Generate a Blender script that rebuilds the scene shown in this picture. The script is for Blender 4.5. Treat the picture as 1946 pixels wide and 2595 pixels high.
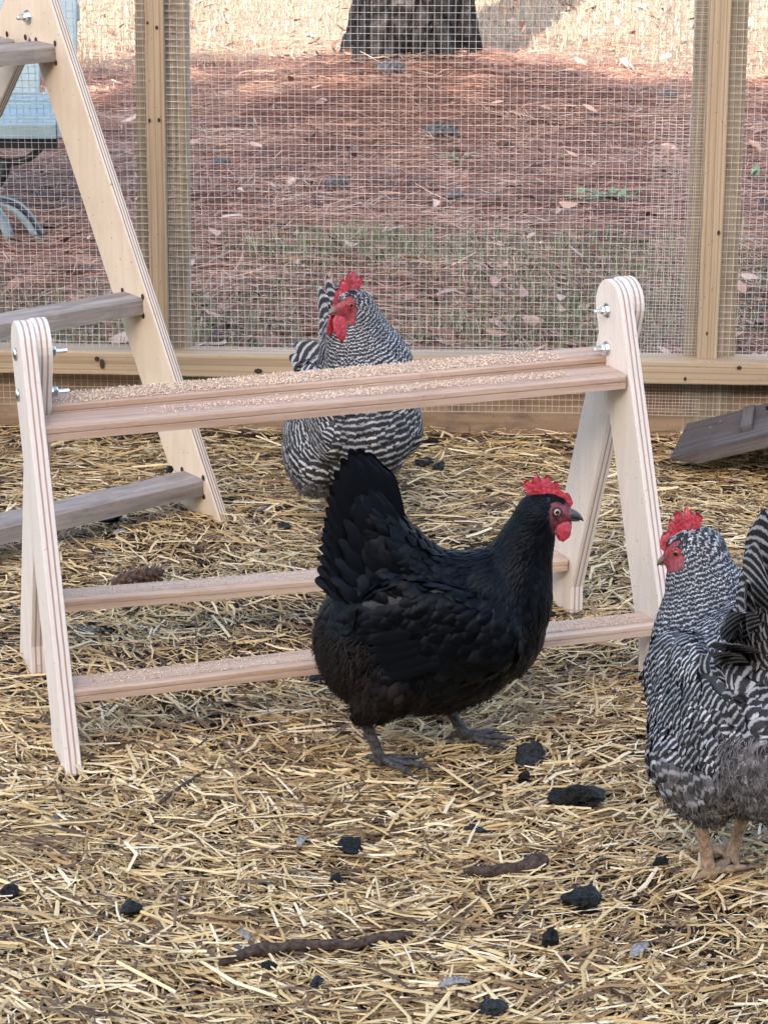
import bpy, bmesh, math, random
import numpy as np
from mathutils import Vector, Matrix, noise as mnoise
from mathutils.bvhtree import BVHTree

for o in list(bpy.data.objects):
    bpy.data.objects.remove(o)
scene = bpy.context.scene
COL = scene.collection
R = math.radians
random.seed(7)
rng = np.random.default_rng(11)

# ------------------------------------------------------------------ camera
PW, PH, FPX = 1946.0, 2595.0, 5960.0
CAM_H, PITCH = 1.2665, R(18.195)
cam = bpy.data.cameras.new('camera')
cam.sensor_fit = 'VERTICAL'
cam.sensor_height = 36.0
cam.lens = FPX / PH * 36.0
cam.clip_start = 0.05
cam.clip_end = 500.0
camo = bpy.data.objects.new('camera', cam)
COL.objects.link(camo)
camo.location = (0, 0, CAM_H)
camo.rotation_euler = (math.pi / 2 - PITCH, 0, 0)
scene.camera = camo

# ------------------------------------------------------------------ sky and sun
SUN_EL, SUN_AZ = R(24.0), R(192.0)      # azimuth of the place the sun stands in, from +Y clockwise (behind the viewer)
world = bpy.data.worlds.new('World')
scene.world = world
world.use_nodes = True
wn = world.node_tree
for n in list(wn.nodes):
    wn.nodes.remove(n)
sky = wn.nodes.new('ShaderNodeTexSky')
sky.sky_type = 'NISHITA'
sky.sun_disc = False
sky.sun_elevation = SUN_EL
sky.sun_rotation = SUN_AZ
sky.air_density = 1.0
sky.dust_density = 3.0
sky.ozone_density = 0.6
bg = wn.nodes.new('ShaderNodeBackground')
bg.inputs['Strength'].default_value = 0.15
wo = wn.nodes.new('ShaderNodeOutputWorld')
wn.links.new(sky.outputs[0], bg.inputs[0])
wn.links.new(bg.outputs[0], wo.inputs[0])
sd = bpy.data.lights.new('sun', 'SUN')
sd.energy = 4.0
sd.angle = R(0.5)
sd.color = (1.0, 0.93, 0.83)
so = bpy.data.objects.new('sun', sd)
COL.objects.link(so)
SUNV = Vector((math.sin(SUN_AZ) * math.cos(SUN_EL), math.cos(SUN_AZ) * math.cos(SUN_EL), math.sin(SUN_EL)))
so.rotation_euler = SUNV.to_track_quat('Z', 'Y').to_euler()
so.location = (0, -8, 12)
vs = scene.view_settings
vs.view_transform = 'Standard'
vs.look = 'None'
vs.gamma = 1.0
vs.exposure = 2.45
scene.render.engine = 'CYCLES'
scene.cycles.max_bounces = 5
scene.cycles.diffuse_bounces = 3
scene.cycles.glossy_bounces = 2
scene.cycles.transparent_max_bounces = 4

# ------------------------------------------------------------------ helpers
def ray(x, y):
    c, s = math.cos(PITCH), math.sin(PITCH)
    return (Vector((0, c, -s)) + Vector((1, 0, 0)) * ((x - PW / 2) / FPX)
            - Vector((0, s, c)) * ((y - PH / 2) / FPX))
def G(x, y, z=0.0):
    d = ray(x, y)
    return Vector((0, 0, CAM_H)) + d * ((z - CAM_H) / d.z)
def AY(x, y, Y):
    d = ray(x, y)
    return Vector((0, 0, CAM_H)) + d * (Y / d.y)

WORLD_M = {}
def link(o, parent=None, M=None):
    COL.objects.link(o)
    M = M if M is not None else Matrix.Identity(4)
    WORLD_M[o.name] = M.copy()
    if parent is not None:
        o.parent = parent
        o.matrix_basis = WORLD_M[parent.name].inverted() @ M
    else:
        o.matrix_basis = M
    return o
def tag(o, label=None, cat=None, group=None, kind=None):
    if label: o['label'] = label
    if cat: o['category'] = cat
    if group: o['group'] = group
    if kind: o['kind'] = kind
    return o
def empty(name, loc, rz=0.0):
    o = bpy.data.objects.new(name, None)
    o.empty_display_size = 0.05
    return link(o, None, Matrix.Translation(Vector(loc)) @ Matrix.Rotation(rz, 4, 'Z'))
def pymesh(name, verts, faces, mat, smooth=False):
    me = bpy.data.meshes.new(name)
    me.from_pydata([tuple(v) for v in verts], [], [tuple(f) for f in faces])
    if mat: me.materials.append(mat)
    if smooth:
        me.polygons.foreach_set('use_smooth', [True] * len(me.polygons))
    me.update()
    return me
def npmesh(name, V, F, mat, smooth=False):
    V = np.asarray(V, dtype=np.float32).reshape(-1, 3)
    F = np.asarray(F, dtype=np.int32)
    m, k = F.shape
    me = bpy.data.meshes.new(name)
    me.vertices.add(len(V)); me.vertices.foreach_set('co', V.ravel())
    me.loops.add(m * k); me.loops.foreach_set('vertex_index', F.ravel())
    me.polygons.add(m)
    me.polygons.foreach_set('loop_start', np.arange(0, m * k, k, dtype=np.int32))
    me.polygons.foreach_set('loop_total', np.full(m, k, dtype=np.int32))
    if smooth:
        me.polygons.foreach_set('use_smooth', np.ones(m, dtype=bool))
    if mat: me.materials.append(mat)
    me.update(calc_edges=True)
    return me
def fattr(me, name, vals):
    a = me.attributes.new(name, 'FLOAT', 'POINT')
    a.data.foreach_set('value', np.asarray(vals, dtype=np.float32).ravel())
def mobj(name, me, parent=None, M=None):
    return link(bpy.data.objects.new(name, me), parent, M)
def bm_mesh(name, bm, mat, smooth=False):
    me = bpy.data.meshes.new(name)
    bm.normal_update()
    bm.to_mesh(me); bm.free()
    if mat: me.materials.append(mat)
    if smooth:
        me.polygons.foreach_set('use_smooth', [True] * len(me.polygons))
    return me
def axes(X, Y, Z, O):
    M = Matrix.Identity(4)
    for i, a in enumerate((X, Y, Z, O)):
        for j in range(3):
            M[j][i] = a[j]
    return M
def box_mesh(name, sx, sy, sz, mat, bev=0.0015, segs=6, wob=0.0, seed=0):
    """board with length along local x"""
    bm = bmesh.new()
    bmesh.ops.create_cube(bm, size=1.0)
    bmesh.ops.scale(bm, vec=(sx, sy, sz), verts=bm.verts)
    if bev > 0:
        bmesh.ops.bevel(bm, geom=bm.edges[:], offset=bev, segments=2, affect='EDGES', profile=0.6)
    if segs > 1:
        for k in range(1, segs):
            x = -sx / 2 + sx * k / segs
            geom = bm.verts[:] + bm.edges[:] + bm.faces[:]
            bmesh.ops.bisect_plane(bm, geom=geom, plane_co=(x, 0, 0), plane_no=(1, 0, 0))
    if wob > 0:
        for v in bm.verts:
            v.co.y += wob * mnoise.noise(Vector((v.co.x * 2.3, seed, 0)))
            v.co.z += wob * mnoise.noise(Vector((v.co.x * 2.9, 5 + seed, 0)))
    return bm_mesh(name, bm, mat)
def board(name, p0, p1, w, t, wdir, mat, parent=None, bev=0.0015, wob=0.0, seed=0, segs=6):
    """board from p0 to p1 (centre line); w across wdir, t along the remaining normal"""
    p0, p1 = Vector(p0), Vector(p1)
    X = (p1 - p0); L = X.length; X.normalize()
    Y = Vector(wdir); Y = (Y - X * Y.dot(X)).normalized()
    Z = X.cross(Y)
    me = box_mesh(name, L, w, t, mat, bev, segs, wob, seed)
    return mobj(name, me, parent, axes(X, Y, Z, (p0 + p1) / 2))

# ------------------------------------------------------------------ materials
class NT:
    def __init__(s, name):
        s.m = bpy.data.materials.new(name); s.m.use_nodes = True
        s.t = s.m.node_tree
        s.b = s.t.nodes['Principled BSDF']
        s.out = s.t.nodes['Material Output']
    def n(s, ty, **kw):
        nd = s.t.nodes.new(ty)
        for k, v in kw.items():
            if k.startswith('i_'):
                nd.inputs[k[2:].replace('_', ' ')].default_value = v
            else:
                setattr(nd, k, v)
        return nd
    def l(s, a, b): s.t.links.new(a, b)
    def coord(s, kind='Object', scale=(1, 1, 1), rot=(0, 0, 0)):
        tc = s.n('ShaderNodeTexCoord'); mp = s.n('ShaderNodeMapping')
        mp.inputs['Scale'].default_value = scale
        mp.inputs['Rotation'].default_value = rot
        s.l(tc.outputs[kind], mp.inputs[0]); return mp.outputs[0]
    def noise(s, vec=None, scale=5.0, detail=4.0, rough=0.55, dist=0.0):
        nd = s.n('ShaderNodeTexNoise'); nd.inputs['Scale'].default_value = scale
        nd.inputs['Detail'].default_value = detail; nd.inputs['Roughness'].default_value = rough
        nd.inputs['Distortion'].default_value = dist
        if vec is not None: s.l(vec, nd.inputs['Vector'])
        return nd.outputs['Fac']
    def ramp(s, fac, stops, interp='LINEAR'):
        r = s.n('ShaderNodeValToRGB'); cr = r.color_ramp; cr.interpolation = interp
        while len(cr.elements) < len(stops): cr.elements.new(0.5)
        for e, (p, c) in zip(cr.elements, stops):
            e.position = p; e.color = (c[0], c[1], c[2], 1) if not isinstance(c, (int, float)) else (c, c, c, 1)
        s.l(fac, r.inputs[0]); return r.outputs[0]
    def mix(s, fac, a, b, mode='MIX'):
        m = s.n('ShaderNodeMix', data_type='RGBA', blend_type=mode)
        for sock, v in ((m.inputs[0], fac), (m.inputs[6], a), (m.inputs[7], b)):
            if isinstance(v, bpy.types.NodeSocket): s.l(v, sock)
            elif isinstance(v, (int, float)): sock.default_value = v
            else: sock.default_value = (v[0], v[1], v[2], 1)
        return m.outputs[2]
    def math(s, op, a, b=0.0, c=None):
        m = s.n('ShaderNodeMath', operation=op)
        for i, v in enumerate((a, b, c)):
            if v is None: continue
            if isinstance(v, bpy.types.NodeSocket): s.l(v, m.inputs[i])
            else: m.inputs[i].default_value = v
        return m.outputs[0]
    def attr(s, name):
        a = s.n('ShaderNodeAttribute'); a.attribute_name = name; return a.outputs['Fac']
    def island(s):
        g = s.n('ShaderNodeNewGeometry'); return g.outputs['Random Per Island']
    def objrand(s):
        g = s.n('ShaderNodeObjectInfo'); return g.outputs['Random']
    def col(s, c):
        if isinstance(c, bpy.types.NodeSocket): s.l(c, s.b.inputs['Base Color'])
        else: s.b.inputs['Base Color'].default_value = (c[0], c[1], c[2], 1)
    def bump(s, h, strength=0.3, dist=0.002):
        b = s.n('ShaderNodeBump'); b.inputs['Strength'].default_value = strength
        b.inputs['Distance'].default_value = dist
        s.l(h, b.inputs['Height']); s.l(b.outputs[0], s.b.inputs['Normal'])
    def rough(s, v):
        if isinstance(v, bpy.types.NodeSocket): s.l(v, s.b.inputs['Roughness'])
        else: s.b.inputs['Roughness'].default_value = v
    def spec(s, v): s.b.inputs['Specular IOR Level'].default_value = v

def wood_mat(name, c_dark, c_mid, c_light, grain=(1.2, 26, 26), rough=0.7, dirt=0.0, dirtc=(0.05, 0.04, 0.03), bump=0.25, rings=0.0):
    t = NT(name)
    v = t.coord('Object', grain)
    offs = t.n('ShaderNodeVectorMath', operation='ADD')
    comb = t.n('ShaderNodeCombineXYZ')
    r = t.math('MULTIPLY', t.objrand(), 40.0)
    for i in range(3): t.l(r, comb.inputs[i])
    t.l(v, offs.inputs[0]); t.l(comb.outputs[0], offs.inputs[1])
    g1 = t.noise(offs.outputs[0], 1.6, 5, 0.6, 0.4)
    g2 = t.noise(offs.outputs[0], 6.0, 3, 0.6, 0.0)
    f = t.math('ADD', t.math('MULTIPLY', g1, 0.7), t.math('MULTIPLY', g2, 0.3))
    c = t.ramp(f, [(0.3, c_dark), (0.5, c_mid), (0.68, c_light)])
    if rings:
        w = t.n('ShaderNodeTexWave', wave_type='BANDS', bands_direction='Y')
        w.inputs['Scale'].default_value = rings; w.inputs['Distortion'].default_value = 2.0
        w.inputs['Detail'].default_value = 2.0; w.inputs['Detail Scale'].default_value = 0.6
        t.l(t.coord('Object', (0.15, 1, 1)), w.inputs['Vector'])
        c = t.mix(t.math('MULTIPLY', t.ramp(w.outputs['Fac'], [(0.0, 1.0), (0.22, 0.0)]), 0.55), c, c_dark)
    if dirt:
        d = t.noise(t.coord('Object', (4, 9, 9)), 3.0, 6, 0.65)
        c = t.mix(t.ramp(d, [(0.52, 0.0), (0.72, dirt)]), c, dirtc)
    sp = t.noise(t.coord('Object', (1, 1, 1)), 160.0, 2, 0.5)
    c = t.mix(t.ramp(sp, [(0.68, 0.0), (0.74, 0.45)]), c, dirtc)
    t.col(c); t.rough(rough); t.spec(0.3)
    t.bump(f, bump, 0.003)
    return t.m

M = {}
M['treated'] = wood_mat('treated_pine', (0.20, 0.135, 0.08), (0.36, 0.265, 0.17), (0.45, 0.355, 0.245), (0.8, 55, 55), rings=26.0)
M['treated2'] = wood_mat('treated_pine_grey', (0.19, 0.145, 0.095), (0.31, 0.255, 0.18), (0.39, 0.33, 0.245), (0.8, 50, 50), dirt=0.4, rings=22.0)
M['kick'] = wood_mat('weathered_board', (0.16, 0.10, 0.06), (0.29, 0.195, 0.125), (0.38, 0.28, 0.19), (1.0, 20, 20), dirt=0.6)
M['rail'] = wood_mat('cedar_rail', (0.36, 0.24, 0.17), (0.50, 0.36, 0.275), (0.58, 0.45, 0.36), (1.5, 40, 40), dirt=0.25, dirtc=(0.22, 0.14, 0.09))
M['railtop'] = wood_mat('cedar_rail_dark', (0.30, 0.19, 0.135), (0.43, 0.295, 0.22), (0.52, 0.38, 0.30), (1.5, 40, 40), dirt=0.25, dirtc=(0.20, 0.12, 0.08))
M['rung'] = wood_mat('soiled_rung', (0.14, 0.115, 0.10), (0.255, 0.215, 0.19), (0.36, 0.315, 0.28), (3, 34, 34), dirt=0.5, dirtc=(0.09, 0.065, 0.05), rough=0.85, bump=0.5)
M['ramp'] = wood_mat('soiled_ramp', (0.052, 0.040, 0.036), (0.092, 0.074, 0.068), (0.145, 0.122, 0.112), (2, 45, 45), dirt=0.8, dirtc=(0.035, 0.025, 0.02), rough=0.85, bump=0.5)

def ply_mat(name, face, face2, thick, dark, light, soil=0.0, bands=None):
    """plywood: local z is the thickness, the plies show on the cut edges"""
    t = NT(name)
    tc = t.n('ShaderNodeTexCoord'); sx = t.n('ShaderNodeSeparateXYZ')
    t.l(tc.outputs['Object'], sx.inputs[0])
    nz = t.noise(t.coord('Object', (9, 9, 9)), 4, 3, 0.5)
    z = t.math('ADD', t.math('DIVIDE', sx.outputs[2], thick), 0.5)
    z = t.math('ADD', z, t.math('MULTIPLY', t.math('SUBTRACT', nz, 0.5), 0.05))
    n1 = t.noise(t.coord('Object', (30, 3, 30)), 2.0, 4, 0.6, 0.6)
    fc = t.mix(t.ramp(n1, [(0.35, 0.0), (0.7, 1.0)]), face, face2)
    ed = t.ramp(z, bands or [(0.0, 0), (0.17, 0), (0.2, 1), (0.285, 1), (0.315, 0), (0.46, 0), (0.49, 1), (0.55, 1), (0.58, 0), (0.72, 0), (0.75, 1), (0.83, 1), (0.86, 0)])
    n2 = t.noise(t.coord('Object', (120, 14, 300)), 1.0, 3, 0.6)
    lt = t.mix(n2, light, [x * 0.82 for x in light])
    dk = t.mix(n2, dark, [x * 1.9 for x in dark])
    band = t.mix(ed, lt, dk)
    geo = t.n('ShaderNodeNewGeometry')
    vt = t.n('ShaderNodeVectorTransform', vector_type='NORMAL', convert_from='WORLD', convert_to='OBJECT')
    t.l(geo.outputs['True Normal'], vt.inputs[0])
    sn = t.n('ShaderNodeSeparateXYZ'); t.l(vt.outputs[0], sn.inputs[0])
    isf = t.math('GREATER_THAN', t.math('ABSOLUTE', sn.outputs[2]), 0.7)
    c = t.mix(isf, band, fc)
    sp = t.noise(t.coord('Object'), 120.0, 2, 0.5)
    c = t.mix(t.ramp(sp, [(0.69, 0.0), (0.74, 0.35 + soil)]), c, (0.16, 0.09, 0.05))
    if soil:
        s2 = t.noise(t.coord('Object', (6, 6, 6)), 1.6, 5, 0.6)
        c = t.mix(t.ramp(s2, [(0.5, 0.0), (0.8, soil)]), c, (0.36, 0.25, 0.15))
    t.col(c); t.rough(0.62); t.spec(0.3); t.bump(n1, 0.06, 0.002)
    return t.m
M['ply'] = ply_mat('birch_ply', (0.64, 0.54, 0.465), (0.71, 0.62, 0.54), 0.021, (0.25, 0.165, 0.13), (0.70, 0.62, 0.56), bands=[(0.0, 0), (0.25, 0), (0.28, 1), (0.37, 1), (0.40, 0), (0.60, 0), (0.63, 1), (0.72, 1), (0.75, 0)])
M['ply_old'] = ply_mat('old_ply', (0.58, 0.465, 0.35), (0.64, 0.53, 0.42), 0.019, (0.13, 0.08, 0.055), (0.66, 0.58, 0.50), soil=0.35)

def simple(name, c, rough=0.5, metal=0.0, c2=None, ns=60, bump=0.0, spec=0.5):
    t = NT(name)
    if c2 is not None:
        n = t.noise(t.coord('Object'), ns, 5, 0.6)
        t.col(t.mix(t.ramp(n, [(0.35, 0.0), (0.68, 1.0)]), c, c2))
        if bump: t.bump(n, bump, 0.004)
    else: t.col(c)
    t.rough(rough); t.b.inputs['Metallic'].default_value = metal; t.spec(spec)
    return t.m
M['zinc'] = simple('zinc', (0.72, 0.75, 0.78), 0.28, 1.0, (0.55, 0.58, 0.62), 90)
M['hole'] = simple('burnt_hole', (0.035, 0.018, 0.012), 0.9)
M['wire'] = simple('galvanised_wire', (0.55, 0.49, 0.455), 0.5, 0.0, (0.42, 0.375, 0.35), 30)
M['charcoal'] = simple('charcoal', (0.0022, 0.0022, 0.0023), 0.5, 0.0, (0.0085, 0.0086, 0.009), 190, 1.0, 0.25)
M['charash'] = simple('ashy_charcoal', (0.003, 0.0032, 0.0035), 0.6, 0.0, (0.035, 0.039, 0.045), 170, 1.0, 0.25)
M['stone'] = simple('pebble', (0.085, 0.072, 0.062), 0.95, 0.0, (0.20, 0.18, 0.16), 110, 0.9, 0.15)
M['tanstone'] = simple('tan_pebble', (0.15, 0.11, 0.07), 0.95, 0.0, (0.28, 0.22, 0.15), 110, 0.9, 0.15)
M['stick'] = simple('stick_bark', (0.035, 0.024, 0.019), 0.95, 0.0, (0.11, 0.078, 0.062), 140, 1.0, 0.15)
M['cone'] = simple('pine_cone', (0.05, 0.024, 0.014), 0.6, 0.0, (0.14, 0.075, 0.045), 120, 0.3)
M['conefar'] = simple('grey_pine_cone', (0.05, 0.045, 0.05), 0.7, 0.0, (0.14, 0.13, 0.14), 80, 0.3)
M['chairblue'] = simple('pale_blue_paint', (0.17, 0.245, 0.275), 0.5, 0.0, (0.22, 0.30, 0.335), 12)
M['chairblack'] = simple('black_iron', (0.012, 0.013, 0.017), 0.45)
M['down'] = simple('loose_feather', (0.13, 0.12, 0.115), 0.9, 0.0, (0.36, 0.34, 0.32), 260, 0.5, 0.1)
# ------------------------------------------------------------------ ground
FA = -0.0604
FD = Vector((math.cos(FA), math.sin(FA), 0)); FN = Vector((math.sin(FA), -math.cos(FA), 0))
F0 = Vector((0, 4.345, 0))
def FP(u, z, o=0.0): return F0 + FD * u + FN * o + Vector((0, 0, z))
def fence_hit(x, y, o=0.0):
    """ray of a photo point onto the fence plane -> (along, height)"""
    d = ray(x, y); C = Vector((0, 0, CAM_H)); base = F0 + FN * o
    k = (base - C).dot(FN) / d.dot(FN)
    p = C + d * k
    return (p - F0).dot(FD), p.z
TREE = G(1038, 168, 0.14); TREE.y += 0.24; TREE.x *= 1.02; TREE.z = 0
def gh(x, y):
    """terrain height"""
    v = Vector((x, y, 0))
    inside = y < 4.3 - 0.06 * x
    if inside:
        h = 0.008 * mnoise.noise(v * 3.1) + 0.005 * mnoise.noise(v * 9.0)
        return h - 0.010
    dx, dy = x - TREE.x, y - TREE.y
    r = math.hypot(dx, dy)
    h = 0.03 * mnoise.noise(v * 1.1 + Vector((3, 1, 0))) + 0.018 * mnoise.noise(v * 5) + 0.012 * mnoise.noise(v * 11)
    k = min(1.0, max(0.0, (y - 4.4) / 1.0))
    h *= k
    h += 0.17 * math.exp(-(math.hypot(dx, dy + 0.12) / 0.62) ** 2)
    return h
def gh_np(P):
    return np.array([gh(float(a), float(b)) for a, b in P])
xs = np.concatenate([[-220, -90, -40, -20, -12, -8, -6, -4.5], np.arange(-3.6, 3.61, 0.06), [4.5, 6, 8, 12, 20, 40, 90, 220]])
ys = np.concatenate([[-220, -90, -40, -20, -10, -5, -2, 0, 1.0], np.arange(1.6, 5.2, 0.05), np.arange(5.2, 14.0, 0.12), [15, 17, 20, 26, 36, 60, 110, 240]])
XX, YY = np.meshgrid(xs, ys)
ZZ = np.array([gh(float(a), float(b)) if abs(a) < 5 and 0.9 < b < 16 else -0.012 for a, b in zip(XX.ravel(), YY.ravel())])
nx, ny = len(xs), len(ys)
ii, jj = np.meshgrid(np.arange(nx - 1), np.arange(ny - 1))
i0 = (jj * nx + ii).ravel()
GF = np.c_[i0, i0 + 1, i0 + nx + 1, i0 + nx]
t = NT('ground_soil')
geo = t.n('ShaderNodeNewGeometry'); sp_ = t.n('ShaderNodeSeparateXYZ'); t.l(geo.outputs['Position'], sp_.inputs[0])
pos = geo.outputs['Position']
na = t.noise(pos, 7, 6, 0.65); nb = t.noise(pos, 60, 5, 0.7); nc = t.noise(pos, 1.3, 4, 0.6)
dirt = t.ramp(t.math('ADD', t.math('MULTIPLY', na, 0.4), t.math('MULTIPLY', nb, 0.6)), [(0.3, (0.016, 0.011, 0.008)), (0.5, (0.045, 0.032, 0.024)), (0.7, (0.105, 0.078, 0.058))])
needle = t.ramp(nb, [(0.3, (0.085, 0.035, 0.022)), (0.52, (0.19, 0.085, 0.055)), (0.7, (0.30, 0.16, 0.11))])
grass = t.ramp(nb, [(0.3, (0.12, 0.08, 0.055)), (0.5, (0.26, 0.19, 0.13)), (0.7, (0.42, 0.34, 0.25))])
yw = t.math('ADD', sp_.outputs[1], t.math('MULTIPLY', t.math('SUBTRACT', nc, 0.5), 1.6))
m1 = t.ramp(t.math('DIVIDE', t.math('ADD', sp_.outputs[1], t.math('MULTIPLY', sp_.outputs[0], 0.06)), 20.0), [(4.33 / 20, 0.0), (4.40 / 20, 1.0)])
dtx = t.math('SUBTRACT', sp_.outputs[0], TREE.x); dty = t.math('SUBTRACT', sp_.outputs[1], TREE.y)
near = t.math('SQRT', t.math('ADD', t.math('MULTIPLY', dtx, dtx), t.math('MULTIPLY', dty, dty)))
yw = t.math('SUBTRACT', yw, t.ramp(t.math('DIVIDE', near, 2.0), [(0.25, 0.9), (0.75, 0.0)]))
m2 = t.ramp(t.math('DIVIDE', yw, 20.0), [(9.3 / 20, 0.0), (10.0 / 20, 1.0)])
c = t.mix(m1, dirt, needle); c = t.mix(m2, c, grass)
t.col(c); t.rough(0.95); t.spec(0.15)
t.bump(t.math('ADD', na, nb), 0.8, 0.012)
M['soil'] = t.m
ground = mobj('ground', npmesh('ground', np.c_[XX.ravel(), YY.ravel(), ZZ], GF, M['soil'], True))
tag(ground, 'dark soil of the pen running on into needle strewn ground and dry lawn', 'ground', kind='structure')

# ---- scattered strips (straw, needles, blades): vectorised
def strips(name, P, ang, L, Wd, lift0, tilt, bend, fold, mat, kind_label, cat, nseg=3, roll=None, curl=None, attrs=None, leafy=False):
    """P (n,3) centre, ang heading, tilt slope along length, bend sideways curve; V-folded strip"""
    n = len(P)
    s = np.linspace(-0.5, 0.5, nseg + 1)
    D = np.c_[np.cos(ang), np.sin(ang), np.zeros(n)]
    S = np.c_[-np.sin(ang), np.cos(ang), np.zeros(n)]
    if roll is not None:
        Z0 = np.array([0, 0, 1.0])
        S = S * np.cos(roll)[:, None] + Z0 * np.sin(roll)[:, None]
    U = np.cross(D, S)
    rows = []
    for k in range(nseg + 1):
        c = P + D * (L * s[k])[:, None] + np.array([0, 0, 1.0]) * (lift0 + tilt * L * s[k])[:, None]
        c = c + S * (bend * L * (s[k] ** 2 - 0.08))[:, None]
        if curl is not None: c[:, 2] += curl * L * (0.25 - s[k] ** 2)
        wk = Wd * (math.sin(math.pi * (0.06 + 0.90 * (s[k] + 0.5))) if leafy else (0.85 + 0.15 * (1 - abs(2 * s[k]))))
        rows.append(np.stack([c - S * (wk / 2)[:, None], c + U * (fold * Wd)[:, None], c + S * (wk / 2)[:, None]], 1))
    V = np.stack(rows, 1)                      # n, nseg+1, 3, 3
    nv = (nseg + 1) * 3
    base = (np.arange(n) * nv)[:, None]
    q = []
    for k in range(nseg):
        for a in range(2):
            q.append([k * 3 + a, k * 3 + a + 1, (k + 1) * 3 + a + 1, (k + 1) * 3 + a])
    Fq = (base[:, :, None] + np.array(q)[None]).reshape(-1, 4)
    me = npmesh(name, V.reshape(-1, 3), Fq, mat, False)
    o = mobj(name, me)
    tag(o, kind_label, cat, kind='stuff')
    return o

def strand_mat(name, stops, rough=0.65, noise_s=9.0, spec=0.35, mott=0.0):
    t = NT(name)
    isl = t.island()
    g = t.n('ShaderNodeNewGeometry')
    n = t.noise(g.outputs['Position'], noise_s, 3, 0.6)
    f = t.math('ADD', t.math('MULTIPLY', isl, 0.8), t.math('MULTIPLY', n, 0.2))
    if mott:
        n2 = t.noise(g.outputs['Position'], 2.4, 5, 0.65)
        f = t.math('ADD', f, t.math('MULTIPLY', t.math('SUBTRACT', n2, 0.5), mott))
    t.col(t.ramp(f, stops)); t.rough(rough); t.spec(spec)
    return t.m
M['straw'] = strand_mat('straw', [(0.08, (0.060, 0.031, 0.016)), (0.24, (0.17, 0.096, 0.046)), (0.38, (0.39, 0.238, 0.096)), (0.57, (0.60, 0.410, 0.180)), (0.78, (0.74, 0.560, 0.300)), (0.95, (0.80, 0.69, 0.51))], 0.5)
M['chaff'] = strand_mat('chaff', [(0.1, (0.045, 0.028, 0.018)), (0.4, (0.14, 0.090, 0.050)), (0.7, (0.30, 0.205, 0.115)), (0.95, (0.50, 0.40, 0.28))], 0.8)
M['needle'] = strand_mat('pine_needles', [(0.08, (0.075, 0.030, 0.020)), (0.3, (0.175, 0.072, 0.042)), (0.55, (0.31, 0.145, 0.090)), (0.8, (0.42, 0.235, 0.160)), (0.95, (0.53, 0.385, 0.285))], 0.6, mott=1.3)
M['leaf'] = strand_mat('dry_leaves', [(0.1, (0.05, 0.022, 0.016)), (0.4, (0.19, 0.09, 0.065)), (0.7, (0.40, 0.245, 0.19)), (0.95, (0.54, 0.41, 0.35))], 0.7)
M['grass'] = strand_mat('winter_grass', [(0.1, (0.06, 0.085, 0.04)), (0.4, (0.13, 0.17, 0.08)), (0.65, (0.24, 0.26, 0.14)), (0.95, (0.42, 0.38, 0.24))], 0.6)
M['dry'] = strand_mat('dry_lawn', [(0.1, (0.10, 0.06, 0.04)), (0.4, (0.24, 0.17, 0.11)), (0.95, (0.46, 0.37, 0.26))], 0.7)
M['weed'] = strand_mat('weed_leaf', [(0.1, (0.05, 0.13, 0.06)), (0.5, (0.10, 0.22, 0.11)), (0.95, (0.22, 0.33, 0.20))], 0.5)

def scatter(n, y0, y1, kx, mx):
    y = rng.uniform(y0, y1, n * 2); x = rng.uniform(-1, 1, n * 2) * (kx * y1 + mx)
    k = np.abs(x) < kx * y + mx
    return np.c_[x[k], y[k]][:n]
def dens(P, sc, seed):
    return np.array([mnoise.noise(Vector((float(a) * sc, float(b) * sc, seed))) for a, b in P])

def straw_layer(n, lmin, lmax, w0, w1, zmax, mat, name, label, thin, heading=True, y1=4.36):
    P = scatter(n, 1.85, y1, 0.165, 0.42)
    # bare patches scratched by the hens
    d = dens(P, 2.6, 4.0) * 0.6 + dens(P, 6.5, 9.0) * 0.5
    for (bx, by, br) in ((-0.11, 3.36, 0.13), (0.10, 3.62, 0.16), (0.33, 2.40, 0.10), (0.12, 2.47, 0.11), (-0.27, 3.05, 0.12), (-0.45, 3.75, 0.12), (-0.60, 2.72, 0.12), (-0.05, 4.27, 0.09), (-0.18, 4.27, 0.09), (-0.52, 3.2, 0.08)):
        d += -0.5 * np.exp(-((P[:, 0] - bx) ** 2 + ((P[:, 1] - by) * 0.8) ** 2) / br ** 2)
    keep = rng.uniform(0, 1, len(P)) < np.clip(1.0 + thin * d, 0.05, 1)
    keep &= P[:, 1] < 4.325 - 0.0604 * P[:, 0]
    P = P[keep]; n = len(P)
    L = rng.uniform(0, 1, n) ** 1.7 * (lmax - lmin) + lmin
    # straw lies roughly across the pen, in swirls
    fl = dens(P, 1.7, 20.0) * 1.6
    ang = np.where(rng.uniform(0, 1, n) < 0.45, fl + rng.normal(0, 0.55, n), rng.uniform(0, 6.28, n))
    Z = gh_np(P) + rng.uniform(0.001, zmax, n) ** 1.0
    tilt = rng.normal(0, 0.06, n)
    W_ = rng.uniform(w0, w1, n) * np.clip(L / 0.05, 0.55, 1.15)
    return strips(name, np.c_[P, Z], ang, L, W_, np.zeros(n), tilt, rng.normal(0, 0.22, n), rng.uniform(0.05, 0.4, n), mat, label, 'straw', 2, rng.normal(0, 0.35, n), rng.normal(0, 0.02, n))
straw_layer(30000, 0.006, 0.028, 0.0012, 0.003, 0.010, M['chaff'], 'chaff', 'fine broken chaff and crumbs of straw lying on the pen soil', 0.5)
straw_layer(84000, 0.012, 0.060, 0.0018, 0.0042, 0.018, M['straw'], 'straw', 'golden straw strewn all over the floor of the pen', 0.75)
straw_layer(26000, 0.014, 0.07, 0.0022, 0.0048, 0.018, M['straw'], 'straw', 'broad flattened golden straw of the nearest bedding', 0.6, y1=3.05)
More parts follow.
